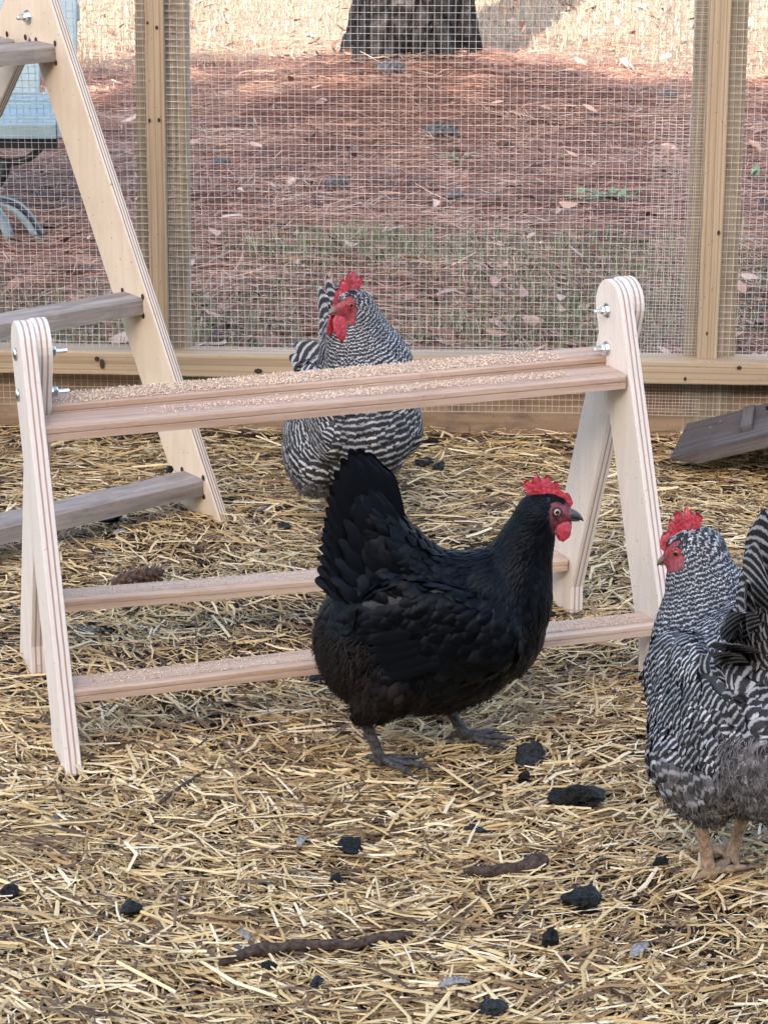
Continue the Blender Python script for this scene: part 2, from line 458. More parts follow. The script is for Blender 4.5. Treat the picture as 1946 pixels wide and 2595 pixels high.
straw_layer(3200, 0.05, 0.12, 0.0022, 0.0048, 0.026, M['straw'], 'long_straw', 'longest golden straws lying on top of the bedding', 1.3)

# ---- outside: needles, leaves, blades
def outside(n, y0, y1, kx=0.185, mx=0.5):
    return scatter(n, y0, y1, kx, mx)
P = outside(95000, 4.42, 10.6)
keep = rng.uniform(0, 1, len(P)) < np.clip(1.15 + 0.8 * dens(P, 1.6, 2.0), 0.25, 1) * np.where(P[:, 1] < 5.1, 0.75, 1)
keep &= (P[:, 1] < 9.3 + 0.5 * dens(P, 0.8, 5.0)) | ((np.hypot(P[:, 0] - TREE.x, P[:, 1] - TREE.y) < 0.95) & (P[:, 1] < TREE.y + .1)) | (rng.uniform(0, 1, len(P)) < 0.12)
P = P[keep]; n = len(P)
fl = dens(P, 0.8, 31.0) * 2.0
ang = np.where(rng.uniform(0, 1, n) < 0.5, fl + rng.normal(0, .5, n), rng.uniform(0, 6.28, n))
strips('pine_needles', np.c_[P, gh_np(P) + rng.uniform(0.002, 0.03, n)], ang, rng.uniform(0.05, 0.14, n), rng.uniform(0.0016, 0.0034, n), np.zeros(n), rng.normal(0, 0.12, n), rng.normal(0, 0.22, n), np.full(n, 0.25), M['needle'], 'rust brown pine needles carpeting the ground beyond the wire fence', 'needles', 2, rng.normal(0, 0.4, n), rng.normal(0.03, 0.05, n))
P = outside(14000, 4.42, 12.5)
keep = rng.uniform(0, 1, len(P)) < np.clip(np.exp(-(P[:, 1] - 4.4) / 1.0), 0.09, 1)
P = P[keep]; n = len(P)
Lf = rng.uniform(0.022, 0.06, n)
strips('dry_leaves', np.c_[P, gh_np(P) + rng.uniform(0.012, 0.05, n)], rng.uniform(0, 6.28, n), Lf, Lf * rng.uniform(0.3, 0.6, n), np.zeros(n), rng.normal(0, 0.35, n), rng.normal(0, 0.5, n), rng.uniform(-0.3, 0.3, n), M['leaf'], 'curled pinkish brown dead leaves lying just beyond the fence', 'leaves', 5, rng.normal(0, 0.5, n), rng.normal(0.0, 0.35, n), leafy=True)
# sparse green grass blades close to the fence
def blades(name, P, h0, h1, w, mat, label, cat, lean=0.5):
    n = len(P)
    hgt = rng.uniform(h0, h1, n); az = rng.uniform(0, 6.28, n); ln = np.abs(rng.normal(0, lean, n))
    z0 = gh_np(P)
    D = np.c_[np.cos(az), np.sin(az), np.zeros(n)]; S = np.c_[-np.sin(az), np.cos(az), np.zeros(n)]
    rows = []
    for k, f in enumerate((0, 0.4, 0.75, 1.0)):
        cpos = np.c_[P, z0] + D * (hgt * ln * f ** 1.8)[:, None] + np.array([0, 0, 1.]) * (hgt * (f - 0.35 * np.minimum(ln, 1.2) * f * f))[:, None]
        ww = w * (1 - f * 0.9)
        rows.append(np.stack([cpos - S * ww / 2, cpos + S * ww / 2], 1))
    V = np.stack(rows, 1); base = (np.arange(n) * 8)[:, None, None]
    q = np.array([[0, 1, 3, 2], [2, 3, 5, 4], [4, 5, 7, 6]])[None]
    o = mobj(name, npmesh(name, V.reshape(-1, 3), (base + q).reshape(-1, 4), mat))
    return tag(o, label, cat, kind='stuff')
P = outside(42000, 4.42, 6.2)
g_ = dens(P, 2.2, 50.0) + 0.35 * dens(P, 6.0, 51.0)
patch = np.zeros(len(P))
for px, py, rr in ((760, 660, 0.16), (860, 650, 0.2), (1180, 640, 0.3), (1560, 660, 0.35), (1650, 780, 0.3), (300, 830, 0.3), (1500, 820, 0.3), (1230, 860, 0.25), (600, 870, 0.2), (60, 850, 0.3), (980, 640, .15)):
    q_ = G(px, py + 10); patch += np.exp(-((P[:, 0] - q_.x) ** 2 + (P[:, 1] - q_.y) ** 2) / rr ** 2)
keep = rng.uniform(0, 1, len(P)) < np.clip(0.45 * patch + 0.25 * np.clip(g_, 0, 1) * (P[:, 1] < 5.6) , 0.0, 0.9) * 0.9
blades('grass', P[keep], 0.03, 0.09, 0.0034, M['grass'], 'sparse short green grass growing through the leaf litter behind the fence', 'grass', 0.7)
P = outside(34000, 9.2, 15.5, 0.19, 0.8)
keep = rng.uniform(0, 1, len(P)) < np.clip(0.8 + 0.9 * dens(P, 1.1, 70.0) + (P[:, 1] - 10.3) * 0.4, 0.03, 1)
keep &= np.hypot(P[:, 0] - TREE.x, P[:, 1] - TREE.y + .3) > 0.9
blades('dry_grass', P[keep], 0.02, 0.06, 0.005, M['dry'], 'dry straw coloured lawn in the sun behind the tree', 'grass', 0.8)

# ------------------------------------------------------------------ unseen leaf cards added behind the viewer to shade the pen
def shade_cards_behind():
    sv = np.array(SUNV); n = 26000
    c = np.c_[rng.uniform(-17, 15, n), rng.uniform(-17, -11.5, n), rng.uniform(0.0, 1.0, n) ** 0.8]
    top = np.array([9.55 + 0.35 * mnoise.noise(Vector((float(a) * 0.5, 3, 0))) + 0.25 * mnoise.noise(Vector((float(a) * 2.1, 8, 0))) for a in c[:, 0]])
    # cards reach up so that the added shade ends by the pine trunk
    ztop = (10.3 - c[:, 1]) / 2.19
    c[:, 2] *= ztop
    foot = c[:, :2] - sv[:2] * (c[:, 2] / sv[2])[:, None]
    lim = 10.05 + 0.12 * np.array([mnoise.noise(Vector((float(a) * 2.5, 1.0, 0))) for a in foot[:, 0]])
    ok = foot[:, 1] < lim - 0.25
    for (sx0, sx1, sy0, sy1) in ((0.66, 2.2, 9.28, 9.66), (-1.22, -0.9, 8.45, 8.8)):  # cards left out here to shape the sun streaks on the needles
        ok &= ~((foot[:, 0] > sx0 - .18) & (foot[:, 0] < sx1 + .18) & (foot[:, 1] > sy0 - .2) & (foot[:, 1] < sy1 + .2))
    c = c[ok]; foot = foot[ok]; n = len(c)
    size = rng.uniform(0.16, 0.36, n)
    size = np.where(np.abs(foot[:, 1] - 9.3) < 0.9, size * 0.45, size)
    V = []
    a = rng.normal(size=(n, 3)); a -= sv * (a @ sv)[:, None] * 0.6; a /= np.linalg.norm(a, axis=1)[:, None]
    b = np.cross(a, sv + rng.normal(0, 0.35, (n, 3))); b /= np.linalg.norm(b, axis=1)[:, None]
    k = size[:, None]
    V = np.stack([c - a * k, c - b * k * .7, c + a * k, c + b * k * .7], 1)
    o = mobj('wood', npmesh('wood', V.reshape(-1, 3), np.arange(n * 4).reshape(-1, 4), M['woodleaf']))
    tag(o, 'dense dark wood standing behind the viewer and shading the pen', 'wood', kind='stuff')
M['woodleaf'] = strand_mat('wood_leaf', [(0.1, (0.03, 0.045, 0.02)), (0.9, (0.09, 0.11, 0.05))], 0.7)
shade_cards_behind()

# ------------------------------------------------------------------ pine tree beyond the fence
t = NT('pine_bark')
vo = t.n('ShaderNodeTexVoronoi', feature='DISTANCE_TO_EDGE'); vo.inputs['Scale'].default_value = 9.0
t.l(t.coord('Object', (1.6, 1.6, 0.7)), vo.inputs['Vector'])
nn = t.noise(t.coord('Object'), 26, 5, 0.65)
cc = t.ramp(nn, [(0.3, (0.014, 0.013, 0.014)), (0.52, (0.042, 0.038, 0.038)), (0.7, (0.12, 0.11, 0.105))])
cc = t.mix(t.ramp(vo.outputs['Distance'], [(0.0, 0.9), (0.12, 0.0)]), cc, (0.004, 0.004, 0.004))
t.col(cc); t.rough(0.9); t.spec(0.2)
t.bump(t.math('ADD', t.ramp(vo.outputs['Distance'], [(0.0, 0.0), (0.16, 1.0)]), t.math('MULTIPLY', nn, 0.5)), 1.0, 0.03)
M['bark'] = t.m
tree = empty('pine_tree', TREE)
tag(tree, 'thick dark barked pine trunk flaring into needle covered ground beyond the fence', 'tree')
V, F = [], []
NA, NZ = 96, 70
hz = [(-0.15 + 1.2 * (k / 40.0) if k <= 40 else 1.05 + (7.5 - 1.05) * ((k - 40) / 30.0)) for k in range(NZ + 1)]
for k in range(NZ + 1):
    z = hz[k]
    zz = max(z, 0.0)
    r0 = 0.255 * (1 - 0.06 * zz) + 0.07 * math.exp(-zz / 0.20) - 0.03
    for a in range(NA):
        th = 2 * math.pi * a / NA
        lob = 1 + 0.10 * math.exp(-zz / 0.25) * math.sin(5 * th + 0.8) + 0.05 * math.sin(3 * th + 1)
        p = Vector((math.cos(th), math.sin(th), 0))
        pl = mnoise.cell(Vector((th * 2.4 + 0.6 * mnoise.noise(Vector((th * 3, z * 4, 0))), z * 4.5 + mnoise.noise(Vector((th * 4, z * 3, 7))), 2)))
        rr = r0 * lob + 0.018 * (pl - 0.5) + 0.012 * mnoise.noise(Vector((p.x * 9, p.y * 9, z * 9)))
        V.append((p.x * rr, p.y * rr, z))
for k in range(NZ):
    for a in range(NA):
        b = (a + 1) % NA
        F.append((k * NA + a, k * NA + b, (k + 1) * NA + b, (k + 1) * NA + a))
mobj('trunk', pymesh('trunk', V, F, M['bark'], True), tree, Matrix.Translation(TREE))
# limbs and crown high above the frame
V, F = [], []
def tube_pts(V, F, pts, rad, nseg=8, close=True):
    base = len(V); n = len(pts)
    prev = None
    for i, p in enumerate(pts):
        p = Vector(p)
        d = (Vector(pts[min(i + 1, n - 1)]) - Vector(pts[max(i - 1, 0)])).normalized()
        if prev is None:
            u = d.orthogonal().normalized()
        else:
            u = (prev - d * prev.dot(d)).normalized()
        prev = u; w = d.cross(u)
        for k in range(nseg):
            a = 2 * math.pi * k / nseg
            V.append(tuple(p + (u * math.cos(a) + w * math.sin(a)) * rad[i]))
    for i in range(n - 1):
        for k in range(nseg):
            b = (k + 1) % nseg
            F.append((base + i * nseg + k, base + i * nseg + b, base + (i + 1) * nseg + b, base + (i + 1) * nseg + k))
    if close:
        F.append(tuple(base + k for k in range(nseg))[::-1])
        F.append(tuple(base + (n - 1) * nseg + k for k in range(nseg)))
tips = []
for k in range(14):
    z = 4.6 + k * 0.22; a = k * 2.4; l = 2.3 - k * 0.1
    pts = [Vector((math.cos(a) * l * f, math.sin(a) * l * f, z + 0.5 * f * f)) for f in (0, .33, .66, 1)]
    tube_pts(V, F, pts, (0.07, 0.05, 0.03, 0.012))
    tips += pts[1:]
mobj('limb', pymesh('limb', V, F, M['bark'], True), tree, Matrix.Translation(TREE))
tp = np.array([tuple(p) for p in tips])
c = tp[rng.integers(0, len(tp), 3500)] + rng.normal(0, 0.33, (3500, 3))
a = rng.normal(size=(3500, 3)); a /= np.linalg.norm(a, axis=1)[:, None]; b = np.cross(a, rng.normal(size=(3500, 3))); b /= np.linalg.norm(b, axis=1)[:, None]
V4 = np.stack([c - a * .16, c - b * .02, c + a * .16, c + b * .02], 1)
mobj('crown', npmesh('crown', V4.reshape(-1, 3), np.arange(14000).reshape(-1, 4), M['woodleaf']), tree, Matrix.Translation(TREE))

# ------------------------------------------------------------------ weeds and cones beyond the fence
def weed(px, py, n, L, label, group=None, sp=0.05, w=0.014):
    g = G(px, py); g.z = gh(g.x, g.y)
    root = empty('weed_plant', g); tag(root, label, 'plant', group)
    for k in range(n):
        az = random.uniform(0, 6.28); l = L * random.uniform(0.6, 1.1); le = random.uniform(0.4, 1.1)
        V, F = [], []
        d = Vector((math.cos(az), math.sin(az), 0)); s = Vector((-d.y, d.x, 0))
        o = Vector((random.uniform(-sp, sp), random.uniform(-sp, sp) * .6, 0))
        for i in range(6):
            f = i / 5
            c_ = o + d * (l * le * f) + Vector((0, 0, l * (1.1 * f - 0.75 * le * f * f)))
            ww = w * math.sin(math.pi * (0.12 + 0.86 * f)) 
            V += [c_ - s * ww, c_ + Vector((0, 0, -ww * .4)), c_ + s * ww]
            if i:
                b = (i - 1) * 3
                F += [(b, b + 1, b + 4, b + 3), (b + 1, b + 2, b + 5, b + 4)]
        mobj('leaf', pymesh('leaf', V, F, M['weed'], True), root, Matrix.Translation(g))
weed(1475, 512, 9, 0.07, 'broad green weed clump left half of the pair below the pine', sp=0.03)
weed(1545, 508, 12, 0.085, 'largest bright green weed clump on the needles near the right post', sp=0.05)
weed(1305, 588, 4, 0.045, 'tiny green seedling alone on the needles between the posts', sp=0.01, w=0.008)
weed(1905, 460, 7, 0.08, 'green weed to the right of the right fence post', sp=0.03)
weed(1160, 425, 8, 0.09, 'grey green grassy tuft under the dark pine cone', sp=0.03, w=0.005)
def pinecone(name, loc, L, rad, yaw, pitch, mat, label, n=60):
    Mx = Matrix.Translation(Vector(loc)) @ Matrix.Rotation(yaw, 4, 'Z') @ Matrix.Rotation(pitch, 4, 'Y')
    root = bpy.data.objects.new(name, None); root.empty_display_size = .03
    link(root, None, Mx); tag(root, label, 'pine cone')
    V, F = [], []
    tube_pts(V, F, [Vector((-L / 2 + L * f, 0, 0)) for f in (0, .2, .5, .8, 1)], [rad * k for k in (.3, .6, .62, .5, .15)], 10)
    mobj('core', pymesh('core', V, F, mat, True), root, Mx)
    sv = [(0, -.5, 0), (0, .5, 0), (.75, .62, .10), (.75, -.62, .10), (1, .0, .22), (.7, 0, .32), (0, 0, .25)]
    sf = [(0, 1, 2, 3), (3, 2, 4), (1, 6, 5, 2), (6, 0, 3, 5), (2, 5, 4), (5, 3, 4)]
    me = pymesh('cone_scale', sv, sf, mat, False)
    for k in range(n):
        f = (k + .5) / n; th = k * 2.39996
        env = math.sin(math.pi * (0.10 + 0.80 * f)) ** 0.7
        r = rad * env
        X = (Vector((1.15, math.cos(th), math.sin(th)))).normalized()
        Z = Vector((-1, math.cos(th) * .55, math.sin(th) * .55)); Z = (Z - X * Z.dot(X)).normalized(); Y = Z.cross(X)
        O = Vector((-L / 2 + L * f * .94, math.cos(th) * r * .55, math.sin(th) * r * .55))
        s = rad * (0.35 + .35 * env)
        mobj('cone_scale', me, root, Mx @ axes(X * s * 1.05, Y * s * .62, Z * s * .62, O))
cg = G(352, 1492); pinecone('pine_cone', (cg.x, cg.y, 0.020), 0.086, 0.0165, R(20), R(-6), M['cone'], 'brown pine cone lying on the straw behind the lower perch rail', 64)
for (px, py, l_, yw_, lb) in ((990, 284, .10, .3, 'upper dark pine cone on the needles below the trunk'), (1118, 362, .11, -.3, 'lower dark pine cone on the needles, just above the grassy tuft'), (1150, 520, .06, .8, 'small dark cone on the needles left of the green weeds'), (850, 505, .07, .1, 'dark cone half sunk in needles left of centre behind the fence'), (560, 445, .06, .5, 'small grey cone right of the left fence post'), (1690, 285, .07, -.4, 'grey cone on the needles close to the right post')):
    g = G(px, py); pinecone('pine_cone', (g.x, g.y, gh(g.x, g.y) + .03), l_, l_ * .3, yw_, 0, M['conefar'], lb, 40)

# ------------------------------------------------------------------ wire fence
fence = empty('wire_fence', FP(0, 0)); tag(fence, 'timber framed pen fence of fine square wire mesh', 'fence')
def fpost(xa_t, xb_t, xa_b, xb_b, yb, o, thick, name, mat, ztop=2.05, seed=0, zbot=None):
    """upright whose left and right sides run through photo columns xa, xb at the top (y=0) and at row yb"""
    u0 = (fence_hit(xa_b, yb, o)[0] + fence_hit(xb_b, yb, o)[0]) / 2; z0 = fence_hit(xa_b, yb, o)[1]
    u1 = (fence_hit(xa_t, 0, o)[0] + fence_hit(xb_t, 0, o)[0]) / 2; z1 = fence_hit(xa_t, 0, o)[1]
    w = fence_hit(xb_b, yb, o)[0] - fence_hit(xa_b, yb, o)[0]
    sl = (u1 - u0) / (z1 - z0)
    zb = z0 if zbot is None else zbot
    pa = FP(u0 + sl * (zb - z0), zb, o - thick / 2); pb = FP(u0 + sl * (ztop - z0), ztop, o - thick / 2)
    return board(name, pa, pb, w, thick, FD, mat, fence, 0.003, 0.002, seed)
u_, RAILB = fence_hit(973, 966, 0.045); u_, RAILT = fence_hit(973, 908, 0.045)
bat1 = fpost(362, 416, 383, 428, 900, 0.022, 0.020, 'batten', M['treated'], seed=1, zbot=RAILT + .001)
fpost(343, 470, 352, 478, 900, -0.004, 0.045, 'post', M['treated2'], seed=2, zbot=0.0)
bat2 = fpost(1800, 1854, 1764, 1816, 915, 0.022, 0.020, 'batten', M['treated'], seed=3, zbot=RAILT + .001)
fpost(1768, 1893, 1732, 1860, 915, -0.004, 0.045, 'post', M['treated2'], seed=4, zbot=0.0)
for uu in (-1.75, 1.75):
    board('post', FP(uu, 0, -.026), FP(uu, 2.05, -.026), .089, .045, FD, M['treated2'], fence, .003)
zc = (RAILT + RAILB) / 2; hh = RAILT - RAILB
lowrail = board('rail', FP(-1.8, zc + .003, 0.012), FP(1.8, zc + .003, 0.012), hh, 0.066, (0, 0, 1), M['treated'], fence, 0.003, 0.003, 5, 20)
board('rail', FP(-1.8, 2.03, 0.012), FP(1.8, 2.03, 0.012), hh, 0.066, (0, 0, 1), M['treated'], fence, 0.003)
KT = RAILB + 0.004
board('kick_board', FP(-1.8, KT / 2 - .02, -0.024), FP(1.8, KT / 2 - .02, -0.024), KT + .04, 0.034, (0, 0, 1), M['kick'], fence, 0.003, 0.003, 9, 20)
def wires(name, u0, u1, z0, z1, o, seed, du=0.0127, dz=0.0127, r=0.00057, shear=0.0):
    Vs, Fs = [], []
    def warp(u, z):
        a = mnoise.noise(Vector((u * 2.0, z * 2.0, seed))) ; b = mnoise.noise(Vector((u * 2.2, z * 1.7, seed + 7)))
        c = mnoise.noise(Vector((u * 5, z * 5, seed + 13)))
        return FP(u + 0.0028 * a + 0.0010 * c + shear * (z - 0.6), z + 0.0035 * b + 0.0010 * c, o + 0.0012 * c)
    def add(pts, flat):
        tube_pts(Vs, Fs, pts, [r] * len(pts), 4, False)
    nz = int((z1 - z0) / 0.06); nu = int((u1 - u0) / 0.06)
    k = 0
    while u0 + k * du <= u1:
        u = u0 + k * du; add([warp(u, z0 + (z1 - z0) * i / nz) for i in range(nz + 1)], 0); k += 1
    k = 0
    while z0 + k * dz <= z1:
        z = z0 + k * dz; add([warp(u0 + (u1 - u0) * i / nu, z) + FN * (1.1 * r) for i in range(nu + 1)], 1); k += 1
    o_ = mobj(name, pymesh(name, Vs, Fs, M['wire'], True), fence)
    return tag(o_, kind='stuff')
wires('wire_mesh', -1.75, 1.75, 0.045, 1.95, 0.0035, 3)
ru = fence_hit(1700, 500)[0]
wires('wire_mesh', ru - 0.035, ru + 0.075, 0.05, 1.95, -0.0005, 21, shear=0.012)
lu = fence_hit(350, 400)[0]
wires('wire_mesh', lu - 0.02, lu + 0.08, 0.16, 1.95, -0.0005, 33, shear=-0.004)
# nail heads, knots and screws on the timber
kn = bmesh.new(); bmesh.ops.create_circle(kn, cap_ends=True, segments=10, radius=1.0)
knot_me = bm_mesh('knot', kn, M['hole'])
def knot(px, py, o, sx, sz, host, name='knot'):
    u, z = fence_hit(px, py, o)
    Mx = axes(FD * sx, Vector((0, 0, 1)) * sz, FN, FP(u, z, o + 0.0012))
    mobj(name, knot_me, host, Mx)
for a in ((375, 58, .0228, .0025, .003, bat1), (398, 70, .0228, .003, .004, bat1), (380, 305, .0228, .0025, .004, bat1), (404, 304, .0228, .003, .004, bat1), (1820, 590, .0228, .003, .005, bat2), (1790, 845, .0228, .002, .004, bat2)):
    knot(*a)
for a in ((247, 909, .0455, .005, .005), (260, 922, .0455, .005, .010), (655, 940, .0455, .008, .005), (1872, 932, .0455, .005, .004), (1735, 960, .0455, .003, .004)):
    knot(*a, lowrail)
# ------------------------------------------------------------------ low plywood perch
UP = Vector((0, 0, 1))
def prism(name, outline, thick, mat, parent, Mx, bev=0.0012):
    """outline in local xy, extruded along local z (centred)"""
    bm = bmesh.new()
    vs_ = [bm.verts.new((x, y, -thick / 2)) for x, y in outline]
    f = bm.faces.new(vs_)
    r_ = bmesh.ops.extrude_face_region(bm, geom=[f])
    bmesh.ops.translate(bm, vec=(0, 0, thick), verts=[g for g in r_['geom'] if isinstance(g, bmesh.types.BMVert)])
    bmesh.ops.recalc_face_normals(bm, faces=bm.faces[:])
    if bev:
        ed = [e for e in bm.edges if len(e.link_faces) == 2 and e.calc_face_angle(0) > 0.9]
        bmesh.ops.bevel(bm, geom=ed, offset=bev, segments=1, affect='EDGES')
    return mobj(name, bm_mesh(name, bm, mat), parent, Mx)
def leg_outline(foot, top, w, sgn, cut=0.045, zb=0.0, ext=0.0):
    """plank in the (s, z) plane from foot centre (s) up to the rounded top centre; sgn: side of the foot"""
    a = Vector((top[0] - foot, top[1])).normalized()
    p = Vector((a.y, -a.x)) * sgn         # towards the outer side
    T = Vector(top); r = w / 2
    def at_z(off, z):
        b = T + p * off; k = (z - b.y) / a.y; return b + a * k
    o0 = at_z(r, zb); i0 = at_z(-r, zb + cut)
    pts = [o0]
    a0 = math.atan2(p.y, p.x)
    ctr = T
    for k in range(13):
        th = a0 + (math.pi * k / 12) * (1 if sgn > 0 else -1)
        pts.append(ctr + Vector((math.cos(th), math.sin(th))) * r)
    pts.append(i0)
    if cut > 0: pts.append(Vector((i0.x, zb)))
    out = [(v.x, v.y) for v in pts]
    return out if sgn > 0 else out[::-1]
def bolt_parts(parent, loc, d, mats, r=0.006, l=0.012):
    """washer, nut and thread end pointing along d"""
    d = Vector(d).normalized(); u = d.orthogonal().normalized(); w = d.cross(u)
    Mx = axes(u, w, d, loc)
    V, F = [], []
    tube_pts(V, F, [(0, 0, 0), (0, 0, .0018)], (r * 1.55, r * 1.55), 14)
    tube_pts(V, F, [(0, 0, .0018), (0, 0, .008), (0, 0, .0095)], (r, r, r * .8), 6)
    tube_pts(V, F, [(0, 0, .009), (0, 0, .009 + l), (0, 0, .0105 + l)], (r * .5, r * .5, r * .3), 8)
    mobj('bolt', pymesh('bolt', V, F, mats), parent, Mx)
PA = Vector((-0.459, 2.981, 0)); PANG = 0.305
PR = Vector((math.cos(PANG), math.sin(PANG), 0)); ENDS = []
for da in (.022, .085):                 # the two A-frames stand slightly racked against each other
    s__ = Vector((-math.sin(PANG + da), math.cos(PANG + da), 0)); ENDS.append((s__, Vector((s__.y, -s__.x, 0))))
(PSL, PNL), (PSR, PNR) = ENDS
PL, HS, HT, LW, LT = 0.828, 0.184, 0.512, 0.076, 0.021
PB = PA + PR * PL
perch = empty('perch', (PA + PB) / 2); tag(perch, 'pale new plywood chicken perch with two low A-frames and flat rails', 'perch')
plegs = []
for base, PS, PN in ((PA, PSL, PNL), (PB, PSR, PNR)):
    for sg, off in ((-1, -LT / 2), (1, LT / 2 + 0.0006)):
        ol = leg_outline(sg * HS, (sg * 0.004, HT), LW, sg, 0.045)
        plegs.append(prism('leg', ol, LT, M['ply'], perch, axes(PS, UP, PN, base + PN * off)))
for zz, ss in ((0.506, -0.003), (0.452, -0.006)):
    bolt_parts(plegs[1], PA + PSL * ss + UP * zz + PNL * (LT + .0006), PNL, M['zinc'], .0066, .014)
    bolt_parts(plegs[2], PB + PSR * ss + UP * zz - PNR * LT, -PNR, M['zinc'], .0066, .011)
    for b_, d_, hl, PS in ((PA, -PNL, plegs[0], PSL), (PB, PNR, plegs[3], PSR)):
        V, F = [], []
        u = PS; w = UP
        tube_pts(V, F, [(0, 0, 0), (0, 0, .002), (0, 0, .0035)], (.009, .008, .004), 14)
        mobj('bolt_head', pymesh('bolt_head', V, F, M['zinc'], True), hl, axes(PS, d_.cross(PS), d_, b_ + PS * ss + UP * zz + d_ * (LT + .0006)))
def rail_profile(w, t):
    """flat rail with a shallow lip along its front edge, section in (across, up)"""
    return [(-w / 2, -t / 2), (w / 2, -t / 2), (w / 2, t / 2 - .001), (w / 2 - .001, t / 2), (-w / 2 + .013, t / 2), (-w / 2 + .012, t / 2 - .0022), (-w / 2 + .010, t / 2 - .0022), (-w / 2 + .009, t / 2), (-w / 2 + .002, t / 2), (-w / 2, t / 2 - .002), (-w / 2, t * .06), (-w / 2 + .002, t * .0), (-w / 2, -t * .06)]
def rail(p0, p1, w, t, mat, seed):
    p0, p1 = Vector(p0), Vector(p1); X = p1 - p0; L = X.length; X.normalize()
    Z = (UP - X * UP.dot(X)).normalized(); Y = Z.cross(X)
    pr = rail_profile(w, t); n = len(pr); V, F = [], []
    K = 14
    for i in range(K + 1):
        x = -L / 2 + L * i / K
        for (a, b) in pr: V.append((x, a + .0012 * mnoise.noise(Vector((x * 4, seed, 0))), b + .0012 * mnoise.noise(Vector((x * 4, seed + 5, 0)))))
    for i in range(K):
        for k in range(n):
            b = (k + 1) % n
            F.append((i * n + k, (i + 1) * n + k, (i + 1) * n + b, i * n + b))
    F.append(tuple(range(n))); F.append(tuple(K * n + k for k in range(n))[::-1])
    return mobj('rail', pymesh('rail', V, F, mat), perch, axes(X, Y, Z, (p0 + p1) / 2))
def on_perch(px, py, s, end):
    """height at which the photo row py meets the vertical line over the perch at offset s"""
    b = (PA + PSL * s) if end == 0 else (PB + PSR * s)
    return AY(px, py, b.y).z
RW, RT = 0.060, 0.019
def rail_between(s, zl, zr, wid, th, mat, seed, xl=LT, xr=-LT):
    return rail(PA + PSL * s + PR * xl + UP * (zl - th / 2), PB + PSR * s + PR * xr + UP * (zr - th / 2), wid, th, mat, seed)
zfl, zfr = on_perch(130, 1085, -.073, 0), on_perch(1583, 948, -.073, 1)
rail_between(-0.043, zfl, zfr, RW, RT, M['railtop'], 1, .001, -LT - .001)
rail_between(0.024, zfl + .011, zfr + .011, RW, RT, M['railtop'], 2, LT + .001, -.001)
znl, znr = on_perch(205, 1752, -.185, 0), on_perch(1665, 1575, -.185, 1)
ZN = (znl + znr) / 2
rail_between(-0.160, znl, znr, 0.050, 0.017, M['rail'], 3, .001, -LT - .001)
zrl, zrr = on_perch(175, 1530, .135, 0), on_perch(1445, 1418, .135, 1)
rail_between(0.158, zrl, zrr, 0.050, 0.017, M['rail'], 4, LT + .001, -.001)
# sawdust crumbs
def crumbs(name, s0, s1, zl, zr, n, label, u0=0.02, u1=.96, size=(.0008, .0019), bias=None):
    u = rng.uniform(u0, u1, n) * PL; s = rng.uniform(s0, s1, n)
    if bias is not None:
        k = rng.uniform(0, 1, n) < bias(u / PL, (s - s0) / (s1 - s0)); u, s = u[k], s[k]; n = len(u)
    z = zl + (zr - zl) * u / PL + rng.uniform(0, .002, n)
    P = np.array(PA)[None] + np.array(PR)[None] * u[:, None] + (np.array(PSL)[None] * (1 - u / PL)[:, None] + np.array(PSR)[None] * (u / PL)[:, None]) * s[:, None] + np.array([0, 0, 1.])[None] * z[:, None]
    k = rng.uniform(*size, n)
    oc = np.array([[1, 0, 0], [-1, 0, 0], [0, 1, 0], [0, -1, 0], [0, 0, 1.2], [0, 0, -.4]])
    V = P[:, None, :] + oc[None] * k[:, None, None] * rng.uniform(.5, 1.3, (n, 6, 1))
    q = np.array([[0, 2, 4], [2, 1, 4], [1, 3, 4], [3, 0, 4], [2, 0, 5], [1, 2, 5], [3, 1, 5], [0, 3, 5]])
    F = (np.arange(n)[:, None, None] * 6 + q[None]).reshape(-1, 3)
    o = mobj(name, npmesh(name, V.reshape(-1, 3), F, M['crumb']))
    tag(o, label, 'sawdust', kind='stuff')
M['crumb'] = strand_mat('sawdust', [(0.05, (0.45, 0.28, 0.18)), (0.4, (0.66, 0.47, 0.33)), (0.9, (0.80, 0.66, 0.52))], 0.8)
crumbs('sawdust', -0.004, 0.052, zfl + .011, zfr + .011, 7000, 'pale sawdust crumbs heaped along the rear top rail of the perch', .03, .90, bias=lambda u, s: np.clip(0.35 + 0.6 * np.sin(np.pi * np.clip(u * 1.1, 0, 1)), 0, 1))
crumbs('sawdust', -0.058, -0.018, zfl, zfr, 3600, 'pale sawdust crumbs scattered on the front top rail of the perch', .16, .88, bias=lambda u, s: np.clip((u - .12) * 3, 0.03, 1) * np.exp(-((s - .45) / .35) ** 2))
crumbs('sawdust', -0.176, -0.137, znl, znr, 2200, 'fine sawdust dusting the lower front rail of the perch', .03, .95, (.0006, .0014))
crumbs('sawdust', 0.145, 0.182, zrl, zrr, 1500, 'fine sawdust dusting the lower rear rail of the perch', .05, .95, (.0006, .0013))

